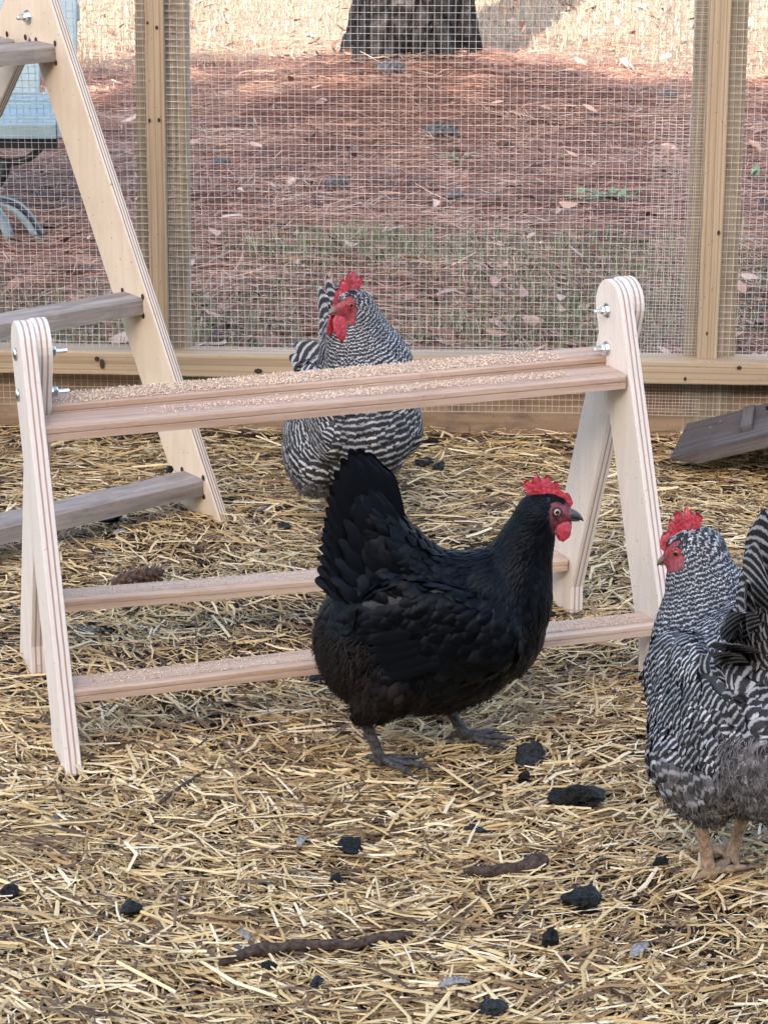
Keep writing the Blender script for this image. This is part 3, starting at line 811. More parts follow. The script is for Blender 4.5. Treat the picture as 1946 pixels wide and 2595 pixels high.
# ------------------------------------------------------------------ tall ladder roost on the left
LA = R(40)
LR = Vector((math.cos(LA), math.sin(LA), 0)); LS = Vector((-math.sin(LA), math.cos(LA), 0))
LP0 = G(533, 1300)
def lad_hit(px, py, off=0.0):
    d = ray(px, py); C = Vector((0, 0, CAM_H)); b = LP0 + LR * off
    k = (b - C).dot(LR) / d.dot(LR); p = C + d * k
    return (p - LP0).dot(LS), p.z
LTk = 0.019
at, ah = lad_hit(72, 43, -LTk)
print('ladder apex', at, ah)
ladder = empty('ladder_roost', LP0 - LR * .35); tag(ladder, 'tall plywood ladder roost with grey soiled rungs on the left', 'ladder')
t2 = 0.74
f_end = 1 - 0.62
for off in (0.0, -0.74):
    base = LP0 + LR * off
    ol = leg_outline(0.0, (at + .004, ah + .075), 0.098, -1, 0.0)
    ln_ = prism('leg', ol, LTk, M['ply_old'], ladder, axes(LS, UP, LR, base - LR * LTk / 2))
    if off == 0.0: lnear = ln_
    ol = leg_outline(at + t2 + .02, (at - .004, ah + .075), 0.098, 1, 0.0, 0.60)
    ln_ = prism('leg', ol, LTk, M['ply_old'], ladder, axes(LS, UP, LR, base + LR * (LTk / 2 + .0006)))
    if off == 0.0: lfar = ln_
bolt_parts(lnear, LP0 + LS * at + UP * ah - LR * LTk, -LR, M['zinc'], .0085, .012)
def rung_mesh(L, w, h, ch):
    pr = [(-w / 2, -h / 2), (w / 2, -h / 2), (w / 2, h / 2 - ch), (w / 2 - ch, h / 2), (-w / 2 + ch, h / 2), (-w / 2, h / 2 - ch)]
    V, F = [], []; K = 22; n = len(pr)
    for i in range(K + 1):
        x = -L / 2 + L * i / K
        for (a, b) in pr: V.append((x, a + .002 * mnoise.noise(Vector((x * 7, a * 60, b * 60))), b + .002 * mnoise.noise(Vector((x * 9, a * 60 + 4, b * 60)))))
    for i in range(K):
        for k in range(n):
            b = (k + 1) % n; F.append((i * n + k, (i + 1) * n + k, (i + 1) * n + b, i * n + b))
    F.append(tuple(range(n))); F.append(tuple(K * n + k for k in range(n))[::-1])
    return pymesh('rung', V, F, M['rung'])
rm = rung_mesh(0.72, 0.062, 0.030, 0.004)
hole_bm = bmesh.new(); bmesh.ops.create_circle(hole_bm, cap_ends=True, segments=12, radius=1.0)
hole_me = bm_mesh('hole', hole_bm, M['hole'])
for (px, py, far) in ((118, 130, 0), (20, 122, 1), (338, 768, 0), (490, 1224, 0)):
    s_, z_ = lad_hit(px, py, -LTk)
    if far: z_ = z_ + .004
    O = LP0 + LS * s_ + UP * z_ - LR * (LTk + .36 - (.012 if not far else -.003))
    mobj('rung', rm, ladder, axes(-LR, -LS, UP, O))
    for (ds, dz) in ((-.031, .0165), (.031, .0165), (-.031, -.0165)):
        mobj('hole', hole_me, lfar if far else lnear, axes(LS * .0048, UP * .0055, -LR, LP0 + LS * (s_ + ds) + UP * (z_ + dz) - LR * (LTk + .0008 - (LTk + .0006 if far else 0))))

# ------------------------------------------------------------------ ramp board on the right
r0 = G(1706, 1196, .010); r0.z = 0.0
ramp = empty('ramp', r0); tag(ramp, 'soiled dark ramp board with cross cleat rising to the right edge', 'ramp')
RD = Vector((math.cos(R(-15)), math.sin(R(-15)), 0)); rs = R(19)
RX = (RD * math.cos(rs) + UP * math.sin(rs)); RY = Vector((-RD.y, RD.x, 0)); RZ = RX.cross(RY)
RWd = 0.235
ro = r0 + RY * RWd / 2 + UP * 0.002
bm = bmesh.new(); bmesh.ops.create_cube(bm, size=1.0)
for v in bm.verts:
    x, y, z = v.co
    X = 0.0 if x < 0 else 0.95
    v.co = Vector((X + (0.0 if z > 0 else (0.05 if x < 0 else 0)), y * RWd, 0.028 if z > 0 else 0.0))
    if x < 0 and z < 0: v.co.z = 0.010
bmesh.ops.subdivide_edges(bm, edges=[e for e in bm.edges if abs((e.verts[0].co - e.verts[1].co).x) > .5], cuts=14)
for v in bm.verts:
    x = v.co.x
    if v.co.z > .018: v.co.z = 0.034
    v.co.z += .002 * mnoise.noise(v.co * 12)
bmesh.ops.bevel(bm, geom=[e for e in bm.edges if e.calc_face_angle(0) > .8], offset=.002, segments=2, affect='EDGES')
RM = axes(RX, RY, RZ, ro)
mobj('plank', bm_mesh('plank', bm, M['ramp']), ramp, RM)
for k, xx in enumerate((0.135, 0.32, 0.50, 0.68)):
    cm = box_mesh('cleat', 0.15 - .01 * k, 0.022, 0.014, M['ramp'], .002, 4, .001, k)
    mobj('cleat', cm, ramp, RM @ Matrix.Translation((xx, .012, .0385)) @ Matrix.Rotation(R(94), 4, 'Z'))
# clods of droppings and straw scraps lying on the ramp
def lump(name, loc, size, mat, label, cat, seed, yaw=0.0, ang=0.35, group=None, sub=3, flat=1.0, parent=None):
    bm = bmesh.new(); bmesh.ops.create_icosphere(bm, subdivisions=sub, radius=1.0)
    rr = random.Random(seed)
    planes = [Vector((rr.gauss(0, 1), rr.gauss(0, 1), rr.gauss(0, 1))).normalized() for _ in range(9)]
    for v in bm.verts:
        d = v.co.normalized(); k = 1.0
        for p in planes:
            q = d.dot(p)
            if q > 0.45: k = min(k, 0.58 / q)
        k *= 1 + ang * .5 * mnoise.noise(d * 2.2 + Vector((seed, 0, 0))) + ang * .45 * mnoise.noise(d * 4.5 + Vector((0, seed, 0))) + .05 * mnoise.noise(d * 16 + Vector((0, seed, 0)))
        v.co = Vector((d.x * size[0] * k, d.y * size[1] * k, d.z * size[2] * k))
    o = mobj(name, bm_mesh(name, bm, mat), parent, Matrix.Translation(Vector(loc)) @ Matrix.Rotation(yaw, 4, 'Z') @ Matrix.Rotation(rr.uniform(-.2, .2), 4, 'X'))
    return tag(o, label, cat, group)
def on_ramp(x, y, z): return RM @ Vector((x, y, z))
lump('clod', on_ramp(.205, .025, .036), (.018, .014, .009), M['stick'], 'dark clod of droppings lying on the ramp behind its cleat', 'droppings', 71)
lump('clod', on_ramp(.17, .062, .036), (.012, .012, .008), M['charcoal'], 'small black crumb at the far end of the ramp cleat', 'droppings', 72)
lump('clod', on_ramp(.255, -.03, .036), (.012, .010, .006), M['stick'], 'flat brown dropping nearer the front edge of the ramp', 'droppings', 73)
lump('clod', on_ramp(.06, .03, .036), (.005, .005, .004), M['stone'], 'pale pellet on the ramp tip, left one', 'droppings', 74)
lump('clod', on_ramp(.075, .055, .036), (.005, .004, .004), M['stone'], 'pale pellet on the ramp tip nearest the fence', 'droppings', 75)
V, F = [], []
tube_pts(V, F, [on_ramp(.185, .015, .048), on_ramp(.205, .005, .040), on_ramp(.235, .0, .037), on_ramp(.262, .01, .040)], [.0035, .003, .0022, .001], 6)
tag(mobj('straw_scrap', pymesh('straw_scrap', V, F, M['straw'], True)), 'single pale bent straw scrap lying on the ramp', 'straw')

# ------------------------------------------------------------------ charcoal, stones, sticks, feathers in the bedding
def at_ground(px, py, z=0.006): 
    g = G(px, py, 0.008); return Vector((g.x, g.y, gh(g.x, g.y) + .010 + z))
CH = [ # px, py, half width px, half height px, mat, label
 (1343, 1905, 50, 30, 'charash', 'grey flecked charcoal block in front of the black hen\'s toes'),
 (1470, 2022, 64, 42, 'charcoal', 'largest flat black charcoal piece, below the black hen\'s front foot'),
 (1485, 2290, 52, 22, 'charcoal', 'flat black charcoal slab lower right, below the barred hen\'s feet'),
 (1400, 2390, 22, 24, 'charcoal', 'small upright charcoal chip touching a pale straw, lower right'),
 (1243, 2550, 38, 24, 'charash', 'rounded charcoal lump at the bottom edge of the picture'),
 (1670, 2197, 20, 17, 'charcoal', 'little charcoal bit left of the barred hen\'s yellow foot'),
 (888, 2147, 40, 17, 'charcoal', 'flat charcoal piece half under straw below the black hen'),
 (852, 2226, 20, 12, 'charcoal', 'tiny charcoal chip left of centre in the front straw'),
 (337, 2298, 34, 17, 'charcoal', 'pointed charcoal chip in the lower left straw'),
 (25, 2250, 30, 15, 'charcoal', 'charcoal bit by the grey stone at the left edge'),
 (800, 1722, 22, 19, 'charash', 'round charcoal lump behind the black hen below the near rail'),
 (278, 1316, 26, 15, 'charcoal', 'dark lump on the straw below the lowest ladder rung'),
 (1078, 1176, 24, 14, 'charash', 'grey charcoal lump on the straw right of the barred hen\'s breast'),
 (1110, 1190, 20, 10, 'charash', 'small flat charcoal chip beside the grey lump near the fence'),
 (1093, 1120, 24, 10, 'charcoal', 'charcoal chip close to the foot of the fence'),
 (722, 1325, 18, 10, 'charash', 'small charcoal chip just left of the rear barred hen'),
 (1440, 2432, 14, 9, 'charcoal', 'tiny charcoal crumb in the lower right straw'),
 (1205, 2092, 24, 11, 'charash', 'ashy chip with white fleck in the middle of the front straw'),
 (682, 2438, 22, 11, 'charcoal', 'charcoal crumb under the brown stick'),
 (1330, 1956, 18, 11, 'charcoal', 'charcoal crumb between the grey block and the largest piece'),
 (1392, 1556, 14, 8, 'charcoal', 'dark crumb beside the far right perch foot'),
 (130, 1100, 12, 12, 'charcoal', 'dark crumb by the left perch legs near the fence'),
 (800, 2482, 18, 10, 'charash', 'grey crumb near the bottom of the picture'),
]
for i, (px, py, hw, hh_, mt, lb) in enumerate(CH):
    g = at_ground(px, py); sc = FPX / ((g - Vector((0, 0, CAM_H))).dot(Vector((0, math.cos(PITCH), -math.sin(PITCH)))))
    w = hw / sc; h = max(hh_ / sc * 1.15, w * .42)
    lump('charcoal', g + UP * h * .10, (w * 1.2, w * .95, h * 1.2), M[mt], lb, 'charcoal', 100 + i * 7, random.uniform(-.5, .5), .62, 'charcoal bits in the straw', 3)
ST = [(578, 1742, 26, 17, 'tanstone', 'tan stone lying under the near lower rail'), (160, 2058, 40, 18, 'stone', 'flat grey stone at the left, below the near perch leg'), (40, 2218, 24, 18, 'stone', 'grey stone at the left edge above a charcoal bit'), (605, 2392, 28, 20, 'stone', 'grey brown stone above the left end of the stick'), (215, 1578, 40, 22, 'stone', 'grey stone beside the left perch legs'), (755, 2252, 26, 12, 'tanstone', 'brown stone in the straw left of centre front'), (50, 2358, 30, 18, 'stone', 'mauve grey clod at the lower left edge')]
for i, (px, py, hw, hh_, mt, lb) in enumerate(ST):
    g = at_ground(px, py); sc = FPX / ((g - Vector((0, 0, CAM_H))).dot(Vector((0, math.cos(PITCH), -math.sin(PITCH)))))
    lump('stone', g - UP * .006, (hw / sc, hw / sc * .8, hh_ / sc * .8), M[mt], lb, 'stone', 300 + i * 3, random.uniform(0, 3), .4, 'stones in the straw')
def stick(pts, rad, label, seed):
    P_ = [at_ground(x, y, .007) for x, y in pts]
    V, F = [], []; Q, Rr = [], []
    for i in range(len(P_) - 1):
        for k in range(4):
            f = k / 4; p = P_[i].lerp(P_[i + 1], f)
            Q.append(p + Vector((mnoise.noise(p * 30), mnoise.noise(p * 30 + UP), mnoise.noise(p * 25))) * .003); Rr.append((rad[i] * (1 - f) + rad[i + 1] * f) * (1 + .55 * mnoise.noise(p * 45)))
    Q.append(P_[-1]); Rr.append(rad[-1])
    tube_pts(V, F, Q, Rr, 9)
    tag(mobj('stick', pymesh('stick', V, F, M['stick'], True)), label, 'stick', 'sticks in the straw')
stick([(562, 2440), (640, 2408), (740, 2392), (880, 2392), (960, 2375), (1045, 2368)], (.004, .0065, .0065, .0055, .004, .002), 'long brown stick lying across the lower left straw', 1)
stick([(1175, 2215), (1260, 2208), (1330, 2198), (1385, 2180)], (.004, .010, .012, .006), 'thick brown bark piece in the centre front straw', 2)
stick([(400, 2048), (470, 1990), (540, 1940)], (.002, .003, .0015), 'thin dark twig slanting in the straw below the near rail', 3)
stick([(955, 2380), (1010, 2375), (1045, 2366)], (.003, .005, .002), 'short stub at the right tip of the long stick', 4)
def feather_bit(px, py, L, yaw, label):
    g = at_ground(px, py, .014); V, F = [], []
    for i in range(7):
        f = i / 6; w = L * .22 * math.sin(math.pi * (0.1 + .85 * f))
        for a in (-1, 0, 1): V.append((L * (f - .5), a * w * (1 + .3 * mnoise.noise(Vector((f * 8, a, px)))), .006 * math.sin(f * 3) - abs(a) * .003))
        if i:
            b = (i - 1) * 3; F += [(b, b + 1, b + 4, b + 3), (b + 1, b + 2, b + 5, b + 4)]
    tag(mobj('loose_feather', pymesh('loose_feather', V, F, M['down'], True), None, Matrix.Translation(g) @ Matrix.Rotation(yaw, 4, 'Z')), label, 'feather', 'loose feathers in the straw')
feather_bit(305, 1362, .035 * .7, .3, 'small pale feather on the straw below the ladder')
feather_bit(278, 1415, .03 * .7, 1.0, 'grey wisp of down left of the pine cone')
feather_bit(765, 2152, .035 * .7, 1.2, 'whitish feather scrap beside the flat charcoal in front')
feather_bit(665, 1290, .02 * .7, .5, 'tiny pale feather left of the rear hen')
feather_bit(1620, 2420, .05 * .7, .9, 'grey down tuft in the lower right straw')
feather_bit(1150, 2500, .05 * .7, .2, 'grey fluffy feather near the bottom edge')
feather_bit(620, 2385, .03 * .7, 2.2, 'whitish feather flake above the stick')
rg = lad_hit(432, 1190, -LTk - .05)
lump('dropping', LP0 + LS * rg[0] + UP * (rg[1] + .002) - LR * (LTk + .05), (.008, .007, .007), M['charcoal'], 'dark dropping sitting on the lowest ladder rung', 'droppings', 77)

# ------------------------------------------------------------------ pale blue garden chair beyond the fence
CY = 6.15
cb = G(60, 618); chair = empty('garden_chair', (cb.x - .1, CY + .2, 0)); tag(chair, 'pale blue garden chair with black iron legs beyond the fence', 'chair')
sz_ = AY(70, 318, CY).z; xr = AY(142, 318, CY).x; xl = xr - 0.52
for k in range(9):
    y = CY + .03 + k * .058
    board('seat_slat', (xl, y, sz_ + .004 * math.sin(k)), (xr, y, sz_ + .004 * math.sin(k)), .050, .016, (0, 1, 0), M['chairblue'], chair, .003)
board('seat_frame', (xl, CY - .012, sz_ - .012), (xr + .004, CY - .012, sz_ - .012), .04, .022, (0, 0, 1), M['chairblue'], chair, .004)
board('seat_frame', (xr + .014, CY - .02, sz_ - .008), (xr + .014, CY + .56, sz_ - .008), .04, .018, (0, 0, 1), M['chairblue'], chair, .004)
board('seat_rail', (xl, CY + .02, sz_ - .048), (xr, CY + .02, sz_ - .048), .028, .024, (0, 0, 1), M['chairblack'], chair, .003)
xb = AY(198, 40, CY + .62).x
for k in range(5):
    w = .09; x = xb - .05 - k * .104
    board('back_slat', (x, CY + .56, sz_ - .03), (x + .004 * k, CY + .80, sz_ + .62), w, .018, (1, 0, 0), M['chairblue'], chair, .006)
board('back_rail', (xb - .52, CY + .66, sz_ + .22), (xb, CY + .66, sz_ + .22), .05, .016, (0, 0, 1), M['chairblue'], chair, .003)
def curve_part(name, pix, rad, mat, Y, flat=None):
    pts = [AY(x, y, Y) for x, y in pix]
    Q = []
    for i in range(len(pts) - 1):
        for k in range(5):
            f = k / 5; p0 = pts[max(i - 1, 0)]; p1 = pts[i]; p2 = pts[i + 1]; p3 = pts[min(i + 2, len(pts) - 1)]
            Q.append(0.5 * ((2 * p1) + (p2 - p0) * f + (2 * p0 - 5 * p1 + 4 * p2 - p3) * f * f + (3 * p1 - p0 - 3 * p2 + p3) * f ** 3))
    Q.append(pts[-1])
    V, F = [], []
    if flat is None: tube_pts(V, F, Q, [rad] * len(Q), 8)
    else:
        n = len(Q)
        for i, p in enumerate(Q):
            d = (Q[min(i + 1, n - 1)] - Q[max(i - 1, 0)]).normalized(); nn_ = Vector((0, 1, 0)).cross(d).normalized()
            for (a, b) in ((-1, -1), (-1, 1), (1, 1), (1, -1)): V.append(p + nn_ * rad * a + Vector((0, 1, 0)) * flat * b)
        for i in range(n - 1):
            for k in range(4):
                b = (k + 1) % 4; F.append((i * 4 + k, i * 4 + b, (i + 1) * 4 + b, (i + 1) * 4 + k))
        F += [(0, 1, 2, 3), tuple((n - 1) * 4 + k for k in (3, 2, 1, 0))]
    mobj(name, pymesh(name, V, F, mat, True), chair)
curve_part('leg', [(112, 345), (104, 372), (78, 398), (40, 410), (-20, 408)], .010, M['chairblack'], CY + .05)
curve_part('leg', [(15, 405), (8, 440), (-20, 480)], .016, M['chairblack'], CY + .04)
curve_part('foot', [(-60, 508), (10, 515), (60, 548), (108, 612)], .009, M['chairblue'], CY - .02, .02)
curve_part('foot_edge', [(-60, 500), (22, 508), (70, 538), (112, 600)], .0035, M['chairblack'], CY - .02, .024)
curve_part('foot', [(-30, 510), (6, 556), (34, 625)], .010, M['chairblue'], CY + .0, .02)
# ------------------------------------------------------------------ hens
def feather_mats():
    t = NT('black_plumage')
    isl = t.island(); tint = t.attr('tint')
    c = t.ramp(isl, [(0.0, (0.0008, 0.0009, 0.0012)), (0.5, (0.0016, 0.0021, 0.0034)), (0.9, (0.0036, 0.0046, 0.0068)), (1.0, (0.0085, 0.009, 0.010))])
    c2 = t.ramp(isl, [(0.0, (0.0028, 0.0019, 0.0016)), (0.6, (0.009, 0.0058, 0.0047)), (1.0, (0.020, 0.013, 0.0105))])
    t.col(t.mix(tint, c, c2)); t.spec(0.11); t.b.inputs['Specular Tint'].default_value = (0.8, 0.88, 1.0, 1)
    t.rough(t.math('ADD', t.math('MULTIPLY', isl, 0.16), t.math('ADD', 0.36, t.math('MULTIPLY', tint, 0.35))))
    g = t.n('ShaderNodeNewGeometry'); t.bump(t.noise(g.outputs['Position'], 700, 2, 0.6), 0.25, 0.0006)
    M['fblack'] = t.m
    t = NT('barred_plumage')
    ph = t.attr('phase'); tint = t.attr('tint'); isl = t.island()
    g = t.n('ShaderNodeNewGeometry')
    nz = t.noise(g.outputs['Position'], 260, 2, 0.5)
    ph = t.math('ADD', ph, t.math('MULTIPLY', t.math('SUBTRACT', nz, 0.5), 0.35))
    s = t.math('ADD', t.math('MULTIPLY', t.math('SINE', t.math('MULTIPLY', ph, 6.28318)), 0.5), 0.5)
    bar = t.ramp(s, [(0.54, 0.0), (0.92, 1.0)])
    dark = t.ramp(isl, [(0.0, (0.008, 0.008, 0.011)), (1.0, (0.024, 0.021, 0.023))])
    lite = t.ramp(isl, [(0.0, (0.17, 0.17, 0.18)), (0.5, (0.30, 0.30, 0.315)), (1.0, (0.48, 0.48, 0.50))])
    c = t.mix(bar, dark, lite)
    soft = t.mix(t.math('MULTIPLY', bar, 0.45), t.ramp(isl, [(0.0, (0.035, 0.031, 0.032)), (1.0, (0.13, 0.12, 0.125))]), (0.42, 0.41, 0.42))
    t.col(t.mix(tint, c, soft)); t.rough(0.6); t.spec(0.3)
    M['fbar'] = t.m
    def fluff(name, a, b):
        t = NT(name); isl = t.island(); t.col(t.ramp(isl, [(0.0, a), (1.0, b)])); t.rough(0.8); t.spec(0.2); return t.m
    M['fluffblack'] = fluff('brown_fluff', (0.004, 0.0028, 0.0025), (0.020, 0.0135, 0.011))
    M['fluffgrey'] = fluff('grey_fluff', (0.035, 0.032, 0.033), (0.17, 0.155, 0.155))
    def body(name, skin, red, red2):
        t = NT(name); f = t.attr('face'); n = t.noise(t.coord('Object'), 190, 4, 0.6)
        c = t.mix(t.ramp(n, [(0.35, 0.0), (0.65, 1.0)]), red2, red)
        t.col(t.mix(f, skin, c)); t.rough(0.55); t.bump(n, 0.6, 0.002); return t.m
    M['bodyblack'] = body('black_hen_skin', (0.008, 0.008, 0.010), (0.24, 0.04, 0.055), (0.012, 0.006, 0.008))
    M['bodybar'] = body('barred_hen_skin', (0.02, 0.02, 0.022), (0.34, 0.04, 0.05), (0.10, 0.018, 0.024))
    t = NT('comb_red'); n = t.noise(t.coord('Object'), 240, 4, 0.6)
    t.col(t.ramp(n, [(0.3, (0.17, 0.008, 0.016)), (0.5, (0.36, 0.022, 0.042)), (0.66, (0.44, 0.06, 0.085)), (0.8, (0.58, 0.20, 0.22))])); t.rough(0.42); t.spec(0.5)  # pink spots and dark reds put highlights and shading into the colour
    t.b.inputs['Subsurface Weight'].default_value = 0.12; t.b.inputs['Subsurface Radius'].default_value = (0.004, 0.001, 0.001)
    t.bump(n, 0.7, 0.0015); M['comb'] = t.m
    def eye(name, iris):
        t = NT(name); tc = t.n('ShaderNodeTexCoord'); s = t.n('ShaderNodeSeparateXYZ'); t.l(tc.outputs['Object'], s.inputs[0])
        t.col(t.ramp(t.math('DIVIDE', s.outputs[2], 0.0052), [(0.55, (0.02, 0.012, 0.012)), (0.60, iris), (0.86, iris), (0.89, (0.004, 0.004, 0.005))])); t.rough(0.08); return t.m
    M['eyepale'] = eye('pale_iris', (0.34, 0.26, 0.19)); M['eyered'] = eye('orange_iris', (0.22, 0.06, 0.02))
    M['beakblack'] = simple('black_beak', (0.02, 0.02, 0.022), 0.35, 0, (0.06, 0.055, 0.05), 50)
    M['beakhorn'] = simple('horn_beak', (0.05, 0.035, 0.028), 0.4, 0, (0.24, 0.16, 0.11), 90)
    M['legdark'] = simple('slate_leg', (0.012, 0.012, 0.014), 0.65, 0, (0.085, 0.078, 0.082), 160, 0.8)
    M['legyellow'] = simple('yellow_leg', (0.20, 0.13, 0.085), 0.75, 0, (0.42, 0.29, 0.18), 150, 1.0)
feather_mats()

def vset(me, **kw):
    for k, v in kw.items(): fattr(me, k, v)

def feather_grid(P, T, N, Mid, Tip, W, nu=5, nv=6, arch=0.18, point=0.0):
    """vectorised feathers. P root, Mid, Tip on curve (n,3); N normals at root; W widths -> V,F,u,v"""
    n = len(P)
    vv = np.linspace(0, 1, nv); uu = np.linspace(-1, 1, nu)
    S = np.cross(N, T); S /= np.linalg.norm(S, axis=1)[:, None] + 1e-9
    ctl = 2 * Mid - 0.5 * (P + Tip)
    rows = []
    L = np.linalg.norm(Tip - P, axis=1)
    for v in vv:
        prof = (0.45 + 1.1 * v - 0.55 * v * v) * (1 - point * v ** 2)
        if v > 0.7: prof *= math.sqrt(max(0.0, 1 - (0.86 * (v - 0.7) / 0.3) ** 2))
        for u in uu:
            ve = v * (1 - 0.16 * u * u * v)
            c = P * (1 - ve) ** 2 + ctl * (2 * ve * (1 - ve)) + Tip * ve ** 2
            rows.append(c + S * (u * W * 0.5 * prof)[:, None] - N * (arch * W * u * u * 0.5)[:, None])
    V = np.stack(rows, 1)
    q = []
    for a in range(nv - 1):
        for b in range(nu - 1):
            q.append([a * nu + b, a * nu + b + 1, (a + 1) * nu + b + 1, (a + 1) * nu + b])
    F = (np.arange(n)[:, None, None] * (nu * nv) + np.array(q)[None]).reshape(-1, 4)
    U = np.tile(np.tile(uu, nv), n); VV = np.tile(np.repeat(vv, nu), n)
    return V.reshape(-1, 3), F, U, VV, L

def bar_phase(d): return np.log(1 + 12.5 * d) / 0.037

def hen(label, loc, heading, pose, kind):
    black = kind == 'black'
    mF = M['fblack'] if black else M['fbar']
    HM = Matrix.Translation(Vector(loc)) @ Matrix.Rotation(heading, 4, 'Z') @ Matrix.Scale(pose.get('scale', 1.0), 4)
    root = bpy.data.objects.new('hen', None); root.empty_display_size = .05
    link(root, None, HM); tag(root, label, 'hen', 'hens in the pen')
    hc = Vector(pose['head']) 
    HH = Matrix.Translation(hc) @ Matrix.Rotation(pose['yaw'], 4, 'Z') @ Matrix.Rotation(pose.get('pitch', 0), 4, 'Y') @ Matrix.Rotation(pose.get('roll', 0), 4, 'X')
    HHi = HH.inverted()
    # ---- continuous body
    dz = pose.get('dz', 0.0)
    prims = [((0, 0, .182 + dz), (.13, .080, .105), 0), ((.072, 0, .2 + dz), (.074, .070, .09), 0), ((-.075, 0, .172 + dz), (.070, .076, .086), 0), ((-.03, 0, .133 + dz), (.085, .066, .055), 0)]
    for s in (-1, 1): prims.append(((.008, s * .064, .205 + dz), (.108, .021, .062), R(14)))
    for c_, r_ in pose.get('extra', ()): prims.append((c_, r_, 0))
    if pose.get('saddle'): prims.append(((.022, 0, .236), (.075, .052, .050), 0))
    def chain(pts, k=7, fy=1.0):
        for (a, ra), (b, rb) in zip(pts[:-1], pts[1:]):
            for i in range(k + 1):
                f = i / k; r = ra * (1 - f) + rb * f
                prims.append((tuple(Vector(a).lerp(Vector(b), f)), (r, r * fy, r), 0))
    tb = pose.get('tailup', 0.0)
    chain([((-.022, 0, .236 + dz), .062), ((-.062, 0, .292 + dz), .048), ((-.088, 0, .350 + dz), .026)], 6, .75)
    nk = pose['neck'] + [(tuple(hc + HH.to_3x3() @ Vector((-.012, 0, -.006))), .026)]
    chain(nk, 7)
    for lg in pose['legs']:
        hk = Vector(lg['hock']); hr = pose.get('hipr', .046); chain([(lg['hip'], hr), (tuple(Vector(lg['hip']).lerp(hk, .55)), hr * .62), (tuple(hk), .011)], 6)
    bm = bmesh.new()
    for c, r, ry in prims:
        mt = Matrix.Translation(Vector(c)) @ Matrix.Rotation(ry, 4, 'Y') @ Matrix.Diagonal((r[0], r[1], r[2], 1))
        bmesh.ops.create_icosphere(bm, subdivisions=3, radius=1.0, matrix=mt)
    mt = HH @ Matrix.Diagonal((.029, .0195, .023, 1)); bmesh.ops.create_icosphere(bm, subdivisions=3, radius=1.0, matrix=mt)
    mt = HH @ Matrix.Translation((.019, 0, -.004)) @ Matrix.Diagonal((.016, .012, .014, 1)); bmesh.ops.create_icosphere(bm, subdivisions=3, radius=1.0, matrix=mt)
    tmp = bpy.data.meshes.new('tmp'); bm.to_mesh(tmp); bm.free()
    to = bpy.data.objects.new('tmp', tmp); COL.objects.link(to)
    md = to.modifiers.new('r', 'REMESH'); md.mode = 'VOXEL'; md.voxel_size = 0.0032
    ms = to.modifiers.new('s', 'SMOOTH'); ms.factor = 0.5; ms.iterations = 14
    dg = bpy.context.evaluated_depsgraph_get(); me = bpy.data.meshes.new_from_object(to.evaluated_get(dg))
    bpy.data.objects.remove(to); bpy.data.meshes.remove(tmp)
    me.name = 'body'; me.materials.clear(); me.materials.append(M['bodyblack'] if black else M['bodybar'])
    me.polygons.foreach_set('use_smooth', [True] * len(me.polygons))
    co = np.zeros(len(me.vertices) * 3); me.vertices.foreach_get('co', co); co = co.reshape(-1, 3)
    Hi = np.array(HHi)
    def head_local(p): return p @ Hi[:3, :3].T + Hi[:3, 3]
    def facemask(p):
        q = head_local(p)
        m = (q[:, 0] > 0.003) & (q[:, 2] < 0.0165) & (q[:, 2] > -0.028) & (np.linalg.norm(q * np.array([1, 1, 1.12]), axis=1) < .036)
        m &= q[:, 0] > 0.003 - 0.25 * (q[:, 2] + .002)
        return m
    fm = facemask(co).astype(float)
    fattr(me, 'face', fm)
    mobj('body', me, root, HM)
    me.calc_loop_triangles()
    tri = np.zeros(len(me.loop_triangles) * 3, dtype=np.int32); me.loop_triangles.foreach_get('vertices', tri); tri = tri.reshape(-1, 3)
    bvh = BVHTree.FromPolygons([Vector(v) for v in co], [tuple(int(i) for i in t_) for t_ in tri])
    # ---- sample feather roots
    A, B, C = co[tri[:, 0]], co[tri[:, 1]], co[tri[:, 2]]
    cr = np.cross(B - A, C - A); ar = np.linalg.norm(cr, axis=1) / 2
    NC = 26000
    hcn = np.array(hc)
    cen = (A + B + C) / 3; dd = np.linalg.norm(cen - hcn, axis=1)
    wgt = ar * np.where(dd < .05, 6.0, np.where(dd < .12, 2.5, 1.0))
    it = rng.choice(len(tri), NC, p=wgt / wgt.sum())
    r1, r2 = np.sqrt(rng.uniform(0, 1, NC)), rng.uniform(0, 1, NC)
    P = A[it] * (1 - r1)[:, None] + B[it] * (r1 * (1 - r2))[:, None] + C[it] * (r1 * r2)[:, None]
    N = cr[it] / (np.linalg.norm(cr[it], axis=1)[:, None] + 1e-12)
    ok = ~facemask(P); P, N = P[ok], N[ok]
    d = np.linalg.norm(P - hcn, axis=1)
    x, y, z = P[:, 0], P[:, 1], P[:, 2] - dz
    wing = (np.abs(y) > .062) & (z > .15) & (z < .265) & (x < .11) & (x > -.10)
    tailr = (x < -.02) & (z > .245)
    fluffm = ((x < -.015) & (z < .185 + .15 * (-.05 - x)) & ~wing) | (z < .085)
    Lf = np.clip(.0065 + .12 * d, .007, .027); Wf = Lf * np.clip(.42 + 2.2 * d, .5, .78)
    neckm = d < .14
    Lf = np.where(neckm, Lf * 1.15, Lf); Wf = np.where(neckm, Wf * .72, Wf)
    if black: Wf = np.where(neckm, Wf * .8, Wf)
    Lf = np.where(wing, .030, Lf); Wf = np.where(wing, .021, Wf)
    Lf = np.where(tailr, .036, Lf); Wf = np.where(tailr, .022, Wf)
    Lf = np.where(fluffm, .024, Lf); Wf = np.where(fluffm, .013, Wf)
    rad = Wf * .50
    acc = []; accP = np.zeros((len(P), 3)); accR = np.zeros(len(P)); na_ = 0
